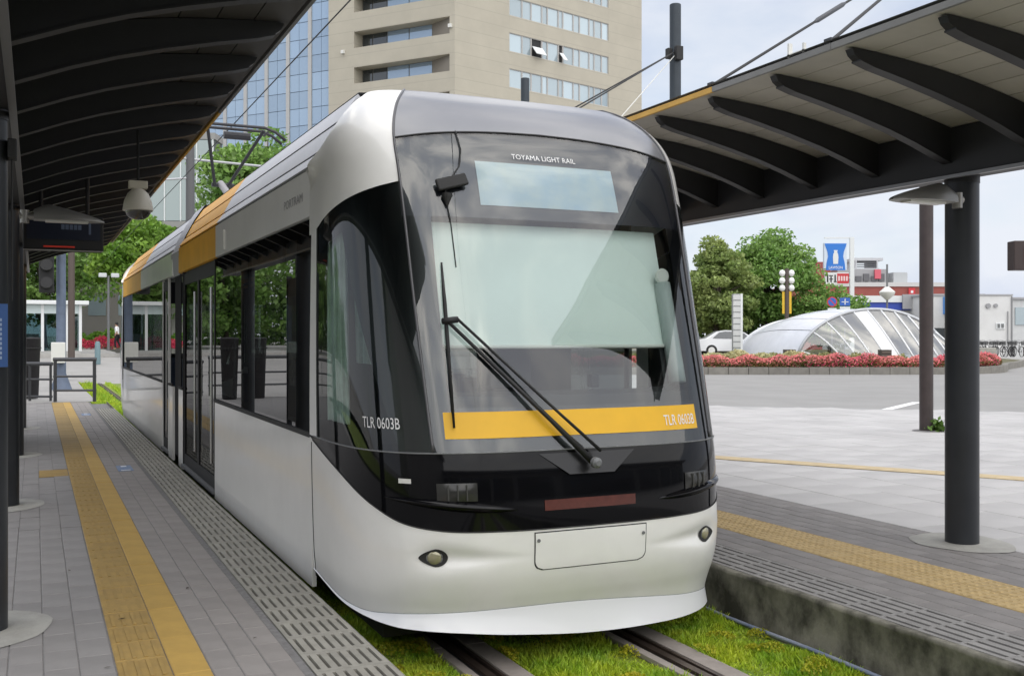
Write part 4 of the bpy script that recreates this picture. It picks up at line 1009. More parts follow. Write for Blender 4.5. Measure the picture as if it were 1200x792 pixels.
# ================================================================== TREES
BARK = mat('bark', (.075,.06,.045), .9, var=.3, scale=6)
def tree(name, label, x, y, z0, h, rad, crown0, m, seed, nl=9000, leaf=.17, group=None, clumps=46, trunk=.22):
    g = np.random.default_rng(seed); t = thing(name, label, 'tree', (x, y, z0), group)
    ch = h-crown0; C_ = []
    for i in range(clumps):
        u = g.uniform(-1, 1); a = g.uniform(0, 2*np.pi); s = np.sqrt(1-u*u); rr = g.uniform(.35, 1.0)**.6
        k = 1-.25*max(0, u)
        C_.append((x+rad*rr*s*np.cos(a)*k, y+rad*rr*s*np.sin(a)*k, z0+crown0+ch*.5+ch*.5*rr*u*.95))
    C_ = np.array(C_)
    mb = MB(); top = Vector((x+rad*.08, y, z0+h*.72)); base = Vector((x, y, z0)); mid = Vector((x-.12*trunk, y, z0+crown0*.9))
    mb.tube([base, base.lerp(mid,.12), mid, top], [trunk*1.35, trunk, trunk*.75, trunk*.2], 10)
    for i in range(0, clumps, 3):
        e = Vector(C_[i]); s_ = mid.lerp(top, g.uniform(0, .75)); q = s_.lerp(e, .5)+Vector((0,0,.12*rad))
        mb.tube([s_, q, e], [trunk*.38, trunk*.22, trunk*.06], 6)
    put('trunk', mb, BARK, t, smooth=True)
    per = nl//clumps; Ps = []
    for c in C_:
        sz = rad*g.uniform(.24, .42); d = g.normal(size=(per,3)); d /= np.linalg.norm(d, axis=1)[:,None]
        r_ = sz*g.uniform(.25, 1, (per,1))**.45; Ps.append(c+d*r_*np.array([1.15,1.15,.62]))
    P = np.concatenate(Ps); V, F = quads(P, leaf, g, .15)
    npmesh('crown', V, F, m, parent=t); return t
LM1 = leafmat('leaf_dark', (0.075, 0.155, 0.035), (0.145, 0.240, 0.060), .4)
LM2 = leafmat('leaf_mid', (0.140, 0.280, 0.055), (0.250, 0.390, 0.100), .4)
LM3 = leafmat('leaf_fresh', (0.130, 0.280, 0.030), (0.230, 0.360, 0.050), .35)
LM4 = leafmat('leaf_olive', (0.200, 0.290, 0.080), (0.320, 0.380, 0.125), .4)
GT = 'trees of the green beyond the glass dome'
tree('broadleaf_tree', 'tallest spreading dark green tree beyond the white car', 42.6, 52.9, .6, 7.9, 2.9, 2.2, LM2, 31, 22000, .13, GT, 80, .28)
tree('broadleaf_tree', 'broad olive green tree beside the tram edge beyond the plaza', 37.6, 51.3, .6, 7.1, 2.3, 1.0, LM4, 32, 18000, .13, GT, 70, .22)
tree('broadleaf_tree', 'low dense tree between the banner lamp and the glass dome', 45.0, 49.6, .5, 4.7, 2.1, .5, LM2, 33, 13000, .12, GT, 56, .16)
tree('broadleaf_tree', 'dark tree filling the gap behind the tallest tree', 44.8, 58.0, .6, 6.3, 3.3, .6, LM1, 34, 9000, .16, GT, 42, .2)
tree('broadleaf_tree', 'dark low tree behind the broad olive tree', 40.4, 57.5, .6, 5.4, 2.8, .5, LM1, 38, 8000, .16, GT, 42, .2)
tree('broadleaf_tree', 'pale rounded shrub tree in front of the dark trunks', 41.6, 49.0, .6, 2.2, .9, .4, LM2, 35, 2500, .09, GT, 18, .07)
GL = 'trees of the park beyond the shaded platform'
tree('broadleaf_tree', 'bright green tree showing below the dome camera', 6.3, 74.0, .9, 9.6, 3.1, 2.2, LM3, 41, 13000, .17, GL, 54, .24)
tree('broadleaf_tree', 'mid green tree behind the blue pole', .6, 82.0, .9, 10.2, 4.0, 1.6, LM2, 42, 12000, .19, GL, 54, .26)
tree('broadleaf_tree', 'dark green tree between the bright tree and the blue pole', 4.2, 92.0, .9, 10.2, 4.4, 1.2, LM1, 43, 10000, .2, GL, 50, .26)
tree('broadleaf_tree', 'olive tree beyond the shelter next to the dark columns', -5.2, 80.0, .9, 9.6, 4.2, 1.4, LM4, 44, 10000, .19, GL, 50, .26)
tree('broadleaf_tree', 'green tree rising over the tram roof before the hotel', 12.2, 60.5, .3, 13.6, 3.6, 5.0, LM2, 45, 15000, .17, GL, 60, .3)
tree('broadleaf_tree', 'dark tree behind the rear of the tram', 10.2, 88.0, .9, 8.5, 4.0, 1.0, LM1, 46, 9000, .2, GL, 46, .26)
# hedge and azalea bank on the far side of the street
def bush(name, label, cat, pts, wdt, h, z0, m, seed, n, leaf, kind='stuff', group=None, top=1.0, pw_=.45):
    """leafy bank following a polyline"""
    g = np.random.default_rng(seed); segs = [(Vector(a), Vector(b)) for a, b in zip(pts, pts[1:])]
    ls = np.array([(b-a).length for a, b in segs]); pr = ls/ls.sum(); Ps = []
    for (a, b), q in zip(segs, pr):
        k = int(n*q); s = g.uniform(0, 1, k); d = (b-a).normalized(); nx, ny = -d.y, d.x
        off = g.uniform(-1, 1, k); hh = h*np.sqrt(np.maximum(0, 1-off**2*.75))*(.82+.12*np.sin(s*(b-a).length*2.1+a.x)+.1*np.sin(s*(b-a).length*5.3)); zz = z0+hh*g.uniform(.0, 1, k)**pw_*top
        Ps.append(np.stack([a.x+(b.x-a.x)*s+nx*off*wdt/2, a.y+(b.y-a.y)*s+ny*off*wdt/2, zz], 1))
    P = np.concatenate(Ps); V, F = quads(P, leaf, g, .2)
    return npmesh(name, V, F, m, label=label, cat=cat, kind=kind, group=group), P
AZ = leafmat('azalea_pink', (.80,.19,.25), (.82,.31,.27), .3); AZM = leafmat('azalea_magenta', (.90,.06,.26), (.85,.10,.2), .3)
AZL = leafmat('azalea_leaf', (.07,.11,.02), (.17,.12,.03), .4)
bush('hedge', 'clipped green hedge behind the pink azaleas across the street', 'hedge', [(2.6,80.5,0),(12,76.5,0)], 2.2, 1.5, .85, LM3, 61, 5000, .13)
bush('azaleas', 'bank of crimson azaleas across the street beyond the shaded platform', 'flowers', [(1.5,75.0,0),(9.5,72.0,0)], 1.6, .95, .85, leafmat('azalea_crimson', (.55,.03,.09), (.62,.07,.12), .3), 62, 5000, .07)

# ================================================================== FAR SIDE OF THE STREET, beyond the shaded platform
SHW = mat('shelter_white', (.72,.74,.74), .4)
t = thing('glass_shelter', 'white framed glass shelter across the street with a flat roof', 'shelter', (.2, 59, .8))
SGL = glassmat('shelter_glass', (.62,.72,.72), .12)
bx0, bx1, by0, by1 = -3.4, 2.15, 58.0, 60.5
mb = MB(); mb.box(bx0-.25,by0-.35,3.42,bx1+.4,by1+.3,3.62); put('roof', mb, SHW, t, bevel=.02)
mb = MB(); mb.box(bx0,by0,.72,bx1,by1,1.02); put('plinth', mb, mat('plinth_grey', (.42,.42,.40), .7), t)
xs = [bx0, -2.2, -.95, .35, 1.5, bx1]
for x in xs:
    mb = MB(); mb.box(x-.07,by0-.02,1.0,x+.07,by0+.10,3.42); put('post', mb, SHW, t)
    mb = MB(); mb.box(x-.05,by1-.12,1.0,x+.05,by1,3.42); put('post', mb, SHW, t)
for a, b in zip(xs, xs[1:]):
    mb = MB(); mb.box(a+.07,by0+.03,1.02,b-.07,by0+.045,2.9); put('pane', mb, SGL, t)
    mb = MB(); mb.box(a+.07,by0+.02,2.95,b-.07,by0+.06,3.40); put('header_panel', mb, mat('shelter_header', (.52,.60,.60), .35), t)
    mb = MB(); mb.box(a+.05,by1-.06,1.02,b-.05,by1-.045,3.4); put('pane', mb, SGL, t)
mb = MB(); mb.box(-2.6,59.2,1.02,.2,59.9,1.45).box(-2.6,59.8,1.45,.2,59.9,1.9); put('bench', mb, GREYP, t)
mb = MB(); mb.box(-90,56.6,.70,4.0,57.0,.90); put('kerb', mb, mat('kerb_grey', (.38,.37,.35), .8, var=.1), kind='structure')
sheet('crossing_rail', [(-3,41.3),(1.2,38.3),(1.3,38.5),(-3,41.6)], RUBBER, z=.40)
# blue pole with box and red-light signal head
t = thing('blue_pole', 'blue grey pole with white box and flared foot beyond the railing', 'pole', (.69, 32.6, .25))
mb = MB().lathe([(.30,.24),(.29,.27),(.17,.62),(.135,.72),(.125,6.2)], (.69,32.6,0), 20); put('shaft', mb, mat('pole_blue', (.10,.13,.19), .5, var=.15, scale=3), t, smooth='auto')
mb = MB(); mb.box(.42,32.3,1.02,.80,32.5,1.62); put('control_box', mb, PALE, t, bevel=.02)
t = thing('signal_lamp', 'dark traffic signal head on a hooded bracket beside the blue pole', 'signal', (.33, 32.4, 3))
mb = MB(); mb.box(.10,32.2,3.05,.50,32.45,4.55); put('housing', mb, BLACKM, t, bevel=.03)
mb = MB()
for z in (3.3,3.8,4.3): mb.tube([(.30,32.2,z),(.30,31.98,z+.03)], .16, 12)
put('hood', mb, BLACKM, t); mb = MB(); mb.box(-.05,32.1,4.55,1.0,32.8,4.75); put('bracket', mb, STEEL, t)
t = thing('brown_pole', 'thin brown pole rising in front of the glass shelter', 'pole', (1.6, 54, .66))
mb = MB().lathe([(.16,.66),(.15,7.2)], (1.6,54,0), 14); put('shaft', mb, mat('pole_umber', (.085,.065,.055), .6), t, smooth='auto')
t = thing('twin_street_lamp', 'street lamp with twin flat heads in front of the dark park trees', 'lamp', (4.0, 66, .9))
mb = MB().lathe([(.08,.9),(.06,5.4)], (4.0,66,0), 10); put('shaft', mb, GREYP, t, smooth='auto')
for a in (-.55, .15):
    mb = MB(); mb.box(4.0+a,65.85,5.3,4.45+a,66.15,5.55); put('lamp_head', mb, mat('head_pale', (.6,.62,.64), .4), t, bevel=.04)
for i, (x, y) in enumerate(((2.6,50.5),(4.1,56.2))):
    mb = MB().lathe([(.13,.5),(.12,1.45),(.07,1.55)], (x,y,0), 12); put('bollard', mb, mat('bollard_teal', (.14,.22,.24), .5), smooth='auto', label='teal bollard on the far pavement '+('nearer the railing' if i == 0 else 'nearer the glass shelter'), cat='bollard', loc=(x,y,.6), group='teal bollards on the far pavement')
# railings at the end of the platform
RAILC = mat('railing_steel', (.06,.062,.066), .45, .3)
def railing(label, a, b, hts, posts):
    t = thing('railing', label, 'railing', a, 'dark railings at the end of the platform'); a = Vector(a); b = Vector(b)
    for k in range(posts):
        p = a.lerp(b, k/(posts-1)); mb = MB().tube([p, p+Vector((0,0,hts[0]))], .04 if posts == 2 else .03, 10); put('post', mb, RAILC, t, smooth='auto')
    for i, h in enumerate(hts):
        mb = MB().tube([a+Vector((0,0,h))+(a-b).normalized()*.04, b+Vector((0,0,h))-(a-b).normalized()*.04], .045 if i == 0 else .025, 8); put('rail', mb, RAILC, t, smooth='auto')
railing('dark railing with flat handrail at the end of the shaded platform', (.42,25.7,.3), (1.24,25.4,.3), (.97,.58,.26), 2)
railing('lower dark railing gate beside the black bollard cover', (-.55,26.6,.3), (.33,26.1,.3), (.86,.50,.10), 3)
def drum(x, y, label):
    t = thing('tapered_drum', label, 'drum', (x, y, .3), 'black tapered drums beside the platform end')
    mb = MB().lathe([(.15,.3),(.17,.32),(.215,1.70),(.225,1.74),(.20,1.765),(.03,1.775)], (x,y,0), 24); put('drum_body', mb, mat('drum_black', (.006,.005,.006), .7, var=.2), t, smooth='auto')
    mb = MB().lathe([(.232,0),(.232,.03)], (x,y,1.50), 24); put('band', mb, RUBBER, t)
drum(-.09, 27.4, 'black tapered drum standing behind the low railing gate'); drum(-1.0, 25.0, 'black tapered drum hidden behind the shaded platform columns'); drum(-1.7, 25.2, 'black tapered drum outermost of the three by the platform end')
railing('long dark railing behind the shaded platform columns', (-6.5,26.6,.3), (-.75,26.6,.3), (.97,.58,.26), 6)
t = thing('banner', 'narrow blue and white banner beyond the rear end of the tram', 'banner', (2.2, 33.0, 2.6))
mb = MB(); mb.box(1.62,24.9,2.78,1.72,24.92,3.40); bn_ = put('cloth', mb, mat('banner_blue', (.08,.25,.62), .6, col2=(.55,.62,.70), scale=2.2), t)
mb = MB().tube([(1.60,24.91,.2),(1.60,24.91,3.5)], .018, 8); put('pole', mb, PALE, t); t.location = (0,0,0)

# person walking on the far pavement
def person(x, y, z, rz):
    nodes = {'pelvis':((0,0,.93),.135),'waist':((0,.01,1.08),.125),'chest':((0,.03,1.30),.15),'neckb':((0,.035,1.45),.085),'neck':((0,.045,1.52),.055),'head':((0,.065,1.62),.088),'top':((0,.06,1.70),.075),
             'shl':((-.17,.03,1.41),.06),'ell':((-.23,-.05,1.16),.045),'wrl':((-.22,.06,.96),.032),'hal':((-.215,.10,.88),.034),'shr':((.17,.03,1.41),.06),'elr':((.23,.06,1.16),.045),'wrr':((.22,.20,1.0),.032),'har':((.215,.25,.94),.034),
             'hpl':((-.095,0,.88),.10),'knl':((-.10,.12,.50),.065),'anl':((-.10,.06,.09),.045),'tol':((-.10,.20,.04),.04),'hpr':((.095,0,.88),.10),'knr':((.10,-.02,.50),.065),'anr':((.10,-.22,.13),.045),'tor':((.10,-.12,.04),.04)}
    E = [('pelvis','waist'),('waist','chest'),('chest','neckb'),('neckb','neck'),('neck','head'),('head','top'),('neckb','shl'),('shl','ell'),('ell','wrl'),('wrl','hal'),('neckb','shr'),('shr','elr'),('elr','wrr'),('wrr','har'),
         ('pelvis','hpl'),('hpl','knl'),('knl','anl'),('anl','tol'),('pelvis','hpr'),('hpr','knr'),('knr','anr'),('anr','tor')]
    t = thing('person', 'person in a white shirt and black trousers walking on the far pavement', 'person', (x, y, z), rz=rz)
    def skin(name, keys, m, grow):
        ks = [k for k in nodes if k in keys]; me = bpy.data.meshes.new(name)
        me.from_pydata([nodes[k][0] for k in ks], [(ks.index(a), ks.index(b)) for a, b in E if a in ks and b in ks], []); me.materials.append(m)
        o = bpy.data.objects.new(name, me); COL.objects.link(o); o.parent = t
        o.modifiers.new('skin', 'SKIN'); sv = me.skin_vertices[0].data
        for i, k in enumerate(ks): sv[i].radius = (nodes[k][1]+grow, nodes[k][1]+grow); sv[i].use_root = (i == 0)
        sb = o.modifiers.new('sub', 'SUBSURF'); sb.levels = 1; sb.render_levels = 1
        return o
    skin('body', list(nodes), mat('skin_tone', (.45,.28,.20), .6), 0)
    skin('shirt', ['pelvis','waist','chest','neckb','shl','ell','shr','elr'], mat('shirt_white', (.80,.81,.84), .8), .014)
    skin('trousers', ['pelvis','hpl','knl','anl','hpr','knr','anr'], mat('trousers_black', (.012,.012,.016), .8), .012)
    mb = MB().lathe([(.06,-.09),(.093,-.03),(.095,.03),(.07,.09),(.02,.115)], (0,.035,1.67), 14); put('hair', mb, mat('hair_black', (.01,.009,.009), .5), t, world=False, smooth=True)
person(4.80, 70.4, .90, R(70))

# ================================================================== GREY BUILDING WITH GLASS BAY, HOTEL
d = Vector((.906,-.4226,0)); bk = Vector((.4226,.906,0))
def bld(o, u, v, z): return tuple(o+d*u+bk*v+Vector((0,0,z)))
o0 = Vector((7.45, 86.0, 0))
t = thing('grey_building', 'plain grey building with a projecting glazed bay behind the tram roof', 'building', o0)
GB = mat('grey_render', (.235,.225,.205), .85, var=.05, scale=.5)
def obox(mb, o, u0, u1, v0, v1, z0, z1):
    P = [bld(o,u,v,z) for z in (z0,z1) for (u,v) in ((u0,v0),(u1,v0),(u1,v1),(u0,v1))]
    return mb.add(P, [(0,3,2,1),(4,5,6,7),(0,1,5,4),(1,2,6,5),(2,3,7,6),(3,0,4,7)])
mb = MB(); obox(mb, o0, -5, 9, 0, 8, 0, 16.6); put('wall', mb, GB, t)
mb = MB(); obox(mb, o0, 1.6, 6.6, -2.2, -.003, 10.6, 16.9); put('bay_core', mb, mat('bay_core', (.10,.12,.12), .6), t)
for (za, zb) in ((10.1,10.6),(16.9,17.4)): mb = MB(); obox(mb, o0, 1.5, 6.7, -2.3, -.003, za, zb); put('bay_slab', mb, mat('bay_slab', (.28,.28,.27), .7), t)
for k in range(4):
    mb = MB(); obox(mb, o0, 1.62+k*1.24, 1.62+k*1.24+1.16, -2.26, -2.21, 10.65, 16.85); put('bay_pane', mb, mat('bay_glass', (.22,.27,.27), .08, .3, isl=.1, coat=1), t)
for k in range(5):
    mb = MB(); obox(mb, o0, 1.54+k*1.24, 1.62+k*1.24, -2.32, -2.2, 10.62, 16.88); put('mullion', mb, SHW, t)
mb = MB(); obox(mb, o0, -5, 9, -.06, -.003, 7.2, 7.35); put('band', mb, SHW, t)
for k in range(5):
    mb = MB(); obox(mb, o0, -4+k*2.4, -2.6+k*2.4, -.03, .1, 3.4, 5.0); put('window', mb, WGLASS, t)

hc = Vector((39.02, 97.66, 0)); dL = Vector((-.6153,.7883,0)); dR = Vector((.9654,.2609,0))
hot = thing('hotel', 'tall tan tiled hotel with recessed window bands and a blue glass wall', 'building', hc)
nL = Vector((-.7883,-.6153,0)); nR = Vector((.2609,-.9654,0))
def hp(dv, nv, u, out_, z): return tuple(hc+dv*u+nv*out_+Vector((0,0,z)))
def hbox(mb, dv, nv, u0, u1, o0_, o1, z0, z1):
    P = [hp(dv,nv,u,o,z) for z in (z0,z1) for (u,o) in ((u0,o0_),(u1,o0_),(u1,o1),(u0,o1))]
    return mb.add(P, [(0,3,2,1),(4,5,6,7),(0,1,5,4),(1,2,6,5),(2,3,7,6),(3,0,4,7)])
TOP = 52; FL = [29.0+3.85*k for k in range(-5, 6)]
mb = MB(); hbox(mb, dL, nL, .02, 16, -2.6, -1.6, 0, TOP); put('core', mb, mat('hotel_recess', (.22,.20,.17), .8), hot)
# spandrel bands and piers of the flank with recessed windows
mb = MB(); hbox(mb, dL, nL, 12.6, 16.0, -1.6, 0, 0, TOP); hbox(mb, dL, nL, .0, .62, -1.6, 0, 0, TOP); put('pier', mb, HOTEL, hot)
prev = 0
for z in FL+[TOP]:
    if z > prev:
        mb = MB(); hbox(mb, dL, nL, .623, 12.597, -1.6, 0, prev, min(z, TOP)); put('spandrel', mb, HOTEL, hot)
    prev = z+1.75
for z in FL:
    if z < 20: continue
    us = [.65, 3.6, 6.5, 9.3, 11.2, 12.55]
    for a, b in zip(us, us[1:]):
        mb = MB(); hbox(mb, dL, nL, a+.06, b-.06, -1.6, -1.5, z+.02, z+1.72); put('recessed_pane', mb, HGLASS if b < 11 else DGLASS, hot)
    mb = MB(); hbox(mb, dL, nL, .65, 12.55, -1.0, -.95, z+.55, z+.60)
# right face
mb = MB(); hbox(mb, dR, nR, 0.0, 28.04, -9, -.25, 0, TOP); put('core', mb, mat('hotel_recess', (.22,.20,.17), .8), hot)
prev = 0; RL = [28.4+3.85*k for k in range(-5, 6)]
for z in RL+[TOP]:
    if z > prev: mb = MB(); hbox(mb, dR, nR, 7.3, 22.4, -.247, 0, prev, min(z, TOP)); put('spandrel', mb, HOTEL, hot)
    prev = z+2.0
mb = MB(); hbox(mb, dR, nR, .0, 7.297, -.247, 0, 0, TOP); put('pier', mb, HOTEL, hot)
mb = MB(); hbox(mb, dR, nR, 22.403, 28.04, -.247, 0, 0, TOP); put('pier', mb, HOTEL, hot)
wds = [1.7,1.2,1.45,.75,1.5,.65,1.45,.9,1.4,.75,1.1,1.0]; sc_ = 15.1/sum(wds); wds = [x*sc_ for x in wds]
for ri, z in enumerate(RL):
    if z < 20: continue
    u = 7.3
    for i, wd in enumerate(wds):
        op = (abs(z-32.25) < .1 and i in (2, 5))
        fr = MB(); hbox(fr, dR, nR, u+.02, u+.08, -.2, -.06, z, z+2.0); hbox(fr, dR, nR, u+wd-.08, u+wd-.02, -.2, -.06, z, z+2.0); hbox(fr, dR, nR, u+.08, u+wd-.08, -.2, -.06, z, z+.06); hbox(fr, dR, nR, u+.08, u+wd-.08, -.2, -.06, z+1.94, z+2.0)
        wo = put('window', fr, MULL, hot)
        if op:
            mb = MB(); P = [hp(dR,nR,u+a,o,zz) for (a,o,zz) in ((.08,.02,z+1.05),(wd-.02,.02,z+1.05),(wd-.02,.75,z+.15),(.08,.75,z+.15),(.08,.06,z+1.10),(wd-.02,.06,z+1.10),(wd-.02,.79,z+.2),(.08,.79,z+.2))]
            mb.add(P, [(0,1,2,3),(4,7,6,5),(0,4,5,1),(1,5,6,2),(2,6,7,3),(3,7,4,0)]); put('open_sash', mb, SHW, wo)
            mb = MB(); hbox(mb, dR, nR, u+.08, u+wd-.08, -.2, -.19, z+.06, z+1.94); put('pane', mb, BLACKM, wo)
        else:
            mb = MB(); hbox(mb, dR, nR, u+.08, u+wd-.08, -.16, -.14, z+.06, z+1.94); put('pane', mb, WGLASS, wo)
        u += wd
# glass curtain wall
mb = MB(); hbox(mb, dL, nL, 16.0, 38, -6, -.62, 0, TOP); put('core', mb, mat('curtain_back', (.05,.07,.09), .6), hot)
for i in range(7):
    u0 = 16.05+i*3.1
    mb = MB(); hbox(mb, dL, nL, u0+2.62, u0+3.08, -.6, -.38, 0, TOP); put('mullion', mb, mat('curtain_mullion', (.42,.42,.41), .5), hot)
    z = 8.0
    while z < 42.5:
        mb = MB(); hbox(mb, dL, nL, u0, u0+1.28, -.6, -.5, z, z+1.86); hbox(mb, dL, nL, u0+1.32, u0+2.6, -.6, -.5, z, z+1.86); put('curtain_pane', mb, HGLASS, hot); z += 1.92
for (dv, nv, u, z) in ((dL,nL,13.8,32.4),(dL,nL,.3,33.4)):
    mb = MB(); hbox(mb, dv, nv, u, u+.35, .0, .3, z, z+.35); put('wall_lamp', mb, PALE, hot)

# ================================================================== ROUNDABOUT ISLAND: kerb, azaleas, glass dome
isl = [(20.5,38.5),(26.36,35.78),(30.6,33.8),(34.85,31.83),(38.2,31.6),(40.8,33.2),(43.1,35.2),(47.4,37.7),(52,41)]
KS = mat('kerb_stone', (0.204, 0.194, 0.173), .85, var=.12, scale=4, isl=.12)
KB = tag(bpy.data.objects.new('island_kerb', None), kind='structure'); COL.objects.link(KB); KB.location = (34, 33, .15)
cum = []; tot = 0; pl = [Vector((x,y,0)) for x, y in isl]
# smooth the polyline
def chaikin(p, n=2):
    for _ in range(n):
        q = [p[0]]
        for a, b in zip(p, p[1:]): q += [a.lerp(b,.25), a.lerp(b,.75)]
        p = q+[p[-1]]
    return p
pl = chaikin(pl, 3)
def walk(p, step):
    out_ = []; acc = 0; i = 0; cur = p[0]
    out_.append(cur)
    while i < len(p)-1:
        seg = (p[i+1]-cur).length
        if acc+seg >= step: cur = cur.lerp(p[i+1], (step-acc)/seg); out_.append(cur); acc = 0
        else: acc += seg; cur = p[i+1]; i += 1
    return out_
wk = walk(pl, .86)
for a, b in zip(wk, wk[1:]):
    dd = (b-a).normalized(); nn = Vector((-dd.y, dd.x, 0)); mb = MB()
    P = [a+dd*.012, b-dd*.012, b-dd*.012+nn*.25, a+dd*.012+nn*.25]; z1 = .46+random.uniform(-.008,.008)
    mb.add([(p.x,p.y,.12) for p in P]+[(p.x,p.y,z1) for p in P], [(0,3,2,1),(4,5,6,7),(0,1,5,4),(1,2,6,5),(2,3,7,6),(3,0,4,7)]); put('kerb_stone', mb, KS, KB)
mb = MB(); inner = [(p.x+(-(b-a).normalized().y)*.2, p.y+((b-a).normalized().x)*.2) for p, a, b in zip(wk, wk, wk[1:])]
mb.add([(x,y,.42) for x,y in inner]+[(60,60,.75),(30,62,.75)], [tuple(range(len(inner)+2))]); put('island_bed', mb, SOIL, kind='structure')
off_in = lambda q: [(p.x-(b-a).normalized().y*q, p.y+(b-a).normalized().x*q, 0) for p, a, b in zip(wk[::3], wk[::3], wk[3::3])]
path = [p for p in off_in(.85)]
def upto(p, xmax): return [q for q in p if q[0] < xmax]
bush('azalea_leaves', 'low leafy green bank of the azalea bed on the roundabout', 'shrubs', upto(path, 41.5), 1.2, .55, .42, AZL, 71, 24000, .05)
bush('azaleas', 'coral pink azalea blossom along the roundabout kerb', 'flowers', upto(path, 41.5), 1.15, .62, .44, AZ, 72, 22000, .045, top=1.03)
sub = [p for p in upto(path, 41.5)]
mag = []
for i in range(0, len(sub)-2):
    if i % 4 in (1, 2): mag.append(sub[i])
bush('magenta_azaleas', 'magenta azalea blossom mixed low along the roundabout kerb', 'flowers', upto([p for p in off_in(.62)], 41.5)[4:14], .7, .40, .44, AZM, 73, 2600, .045)
path2 = [(x+.9, y+1.6, 0) for x, y, _ in upto(path, 36)]
bush('tall_grass', 'pale dry tall grass behind the azalea bed', 'grass', path2, 1.2, .62, .45, leafmat('dry_grass', (.30,.32,.12), (.42,.38,.18), .3), 74, 9000, .07)

bush('reeds', 'pale beige reeds growing between the marker pillar and the kerb', 'reeds', [(25.0,38.9,0),(31.2,36.0,0)], 1.0, .72, .45, leafmat('reed_leaf', (0.483, 0.483, 0.253), (0.632, 0.575, 0.322), .3), 75, 7000, .08)
# glass dome of the underground passage
dm = thing('glass_dome', 'low glass dome with metal clad flank rising behind the azalea bed', 'dome', (34.9, 36.7, .6))
O = Vector((34.88, 36.7, .72)); EA = Vector((.906,-.4226,0)); EB = Vector((.4226,.906,0))
def dp(a, b, h): return O+EA*a+EB*b+Vector((0,0,h))
def arc(tt): # front arch: t 0..1 from foot nearest the tram to the far foot
    a = -2.75+7.15*tt; h = 2.30*(max(0, 1-abs((tt-.50)/.5)**2.1))**.62
    return a, h
DMET = mat('dome_metal', (.66,.68,.72), .4, .15, var=.05, scale=1.5, coat=.3); DG = glassmat('dome_glass', (.72,.78,.78), .24); DFR = mat('dome_frame', (.74,.76,.77), .4)
NP = 9
for i in range(NP):
    rows = []
    for j in range(9):
        row = []
        for q in range(8):
            tt = (i+.02+.96*q/7)/NP; a, h = arc(tt); s_ = j/8
            row.append(dp(a-1.75*s_-.25*math.sin(s_*math.pi), 5.2*s_, h*(1+.10*math.sin(s_*math.pi)-.16*s_)))
        rows.append(row)
    mb = MB().grid(rows); put('cladding_panel', mb, DMET, dm, smooth=True)
rows = [[dp(*(lambda a,h: (a-1.75*s_-.25*math.sin(s_*math.pi), 5.2*s_+.02, h*(1+.10*math.sin(s_*math.pi)-.16*s_)-.04))(*arc(k/40))) for k in range(41)] for s_ in (0, .25,.5,.75,1)]
mb = MB().grid(rows); put('cladding_lining', mb, mat('lining_pale', (.6,.61,.62), .6), dm, smooth=True)
mb = MB().tube([dp(arc(k/48)[0], -.03, arc(k/48)[1]+.02) for k in range(49)], .085, 8); put('arch_rim', mb, mat('dome_rim', (.45,.47,.49), .4, .4), dm, smooth=True)
mb = MB().tube([dp(arc(k/48)[0]-1.75, 5.2, arc(k/48)[1]*.84+.02) for k in range(49)], .07, 8); put('arch_rim', mb, DFR, dm, smooth=True)
def gpt(tt, s_):  # glass skirt: leans outward from the arch to the ground
    a, h = arc(tt); foot_a = -2.6+7.4*min(1, tt*.93+.10)+.35; foot_b = -1.35*math.sin(math.pi*min(1, max(0, tt)))**.7-.05
    return dp(a+(foot_a-a)*s_, (foot_b)*s_-.05, h*(1-s_)+.10*math.sin(s_*math.pi)*(h > .5))
NG = 11
for i in range(NG):
    t0, t1 = .012+.97*i/NG, .012+.97*(i+1)/NG
    rows = [[gpt(t0+(t1-t0)*q/4, s_) for q in range(5)] for s_ in np.linspace(0, 1, 7)]
    mb = MB().grid(rows); put('glass_pane', mb, DG if i != 4 else mat('dome_pane_glare', (.80,.81,.81), .35), dm, smooth=True, label='pane painted white for its sky reflection' if i == 4 else None)  # one pane has its bright sky reflection painted as opaque white
    mb = MB().tube([gpt(t0, s_)+Vector((0,0,.01)) for s_ in np.linspace(0, 1, 7)], .045, 6); put('glazing_bar', mb, DFR, dm, smooth=True)
mb = MB().tube([gpt(.012+.97*k/30, 1.0) for k in range(31)], .06, 6); put('sill', mb, DFR, dm)
mb = MB(); obox(mb, O-Vector((0,0,.72)), -2.6, 4.6, .3, 4.5, .4, .9); put('stairwell', mb, mat('stairwell', (.7,.7,.68), .7), dm)
# small louvred boxes among the flowers
for i, (u, v) in enumerate(((.55,-2.2),(-3.55,-1.6))):
    o_ = O+EA*u+EB*v; t = thing('louvre_box', ('dark louvred box before the middle of the dome','dark louvred box at the low end of the dome')[i], 'box', (o_.x,o_.y,.45), 'dark louvred boxes by the dome')
    mb = MB(); q = Vector((o_.x, o_.y, 0)); obox(mb, q, -.24, .24, -.2, .2, .45, 1.18); put('case', mb, mat('box_brown', (.07,.06,.05), .6), t)
    for k in range(4): mb = MB(); obox(mb, q, -.2, .2, -.24, -.203, .58+k*.15, .66+k*.15); put('louvre', mb, mat('louvre_brown', (.13,.11,.09), .6), t)
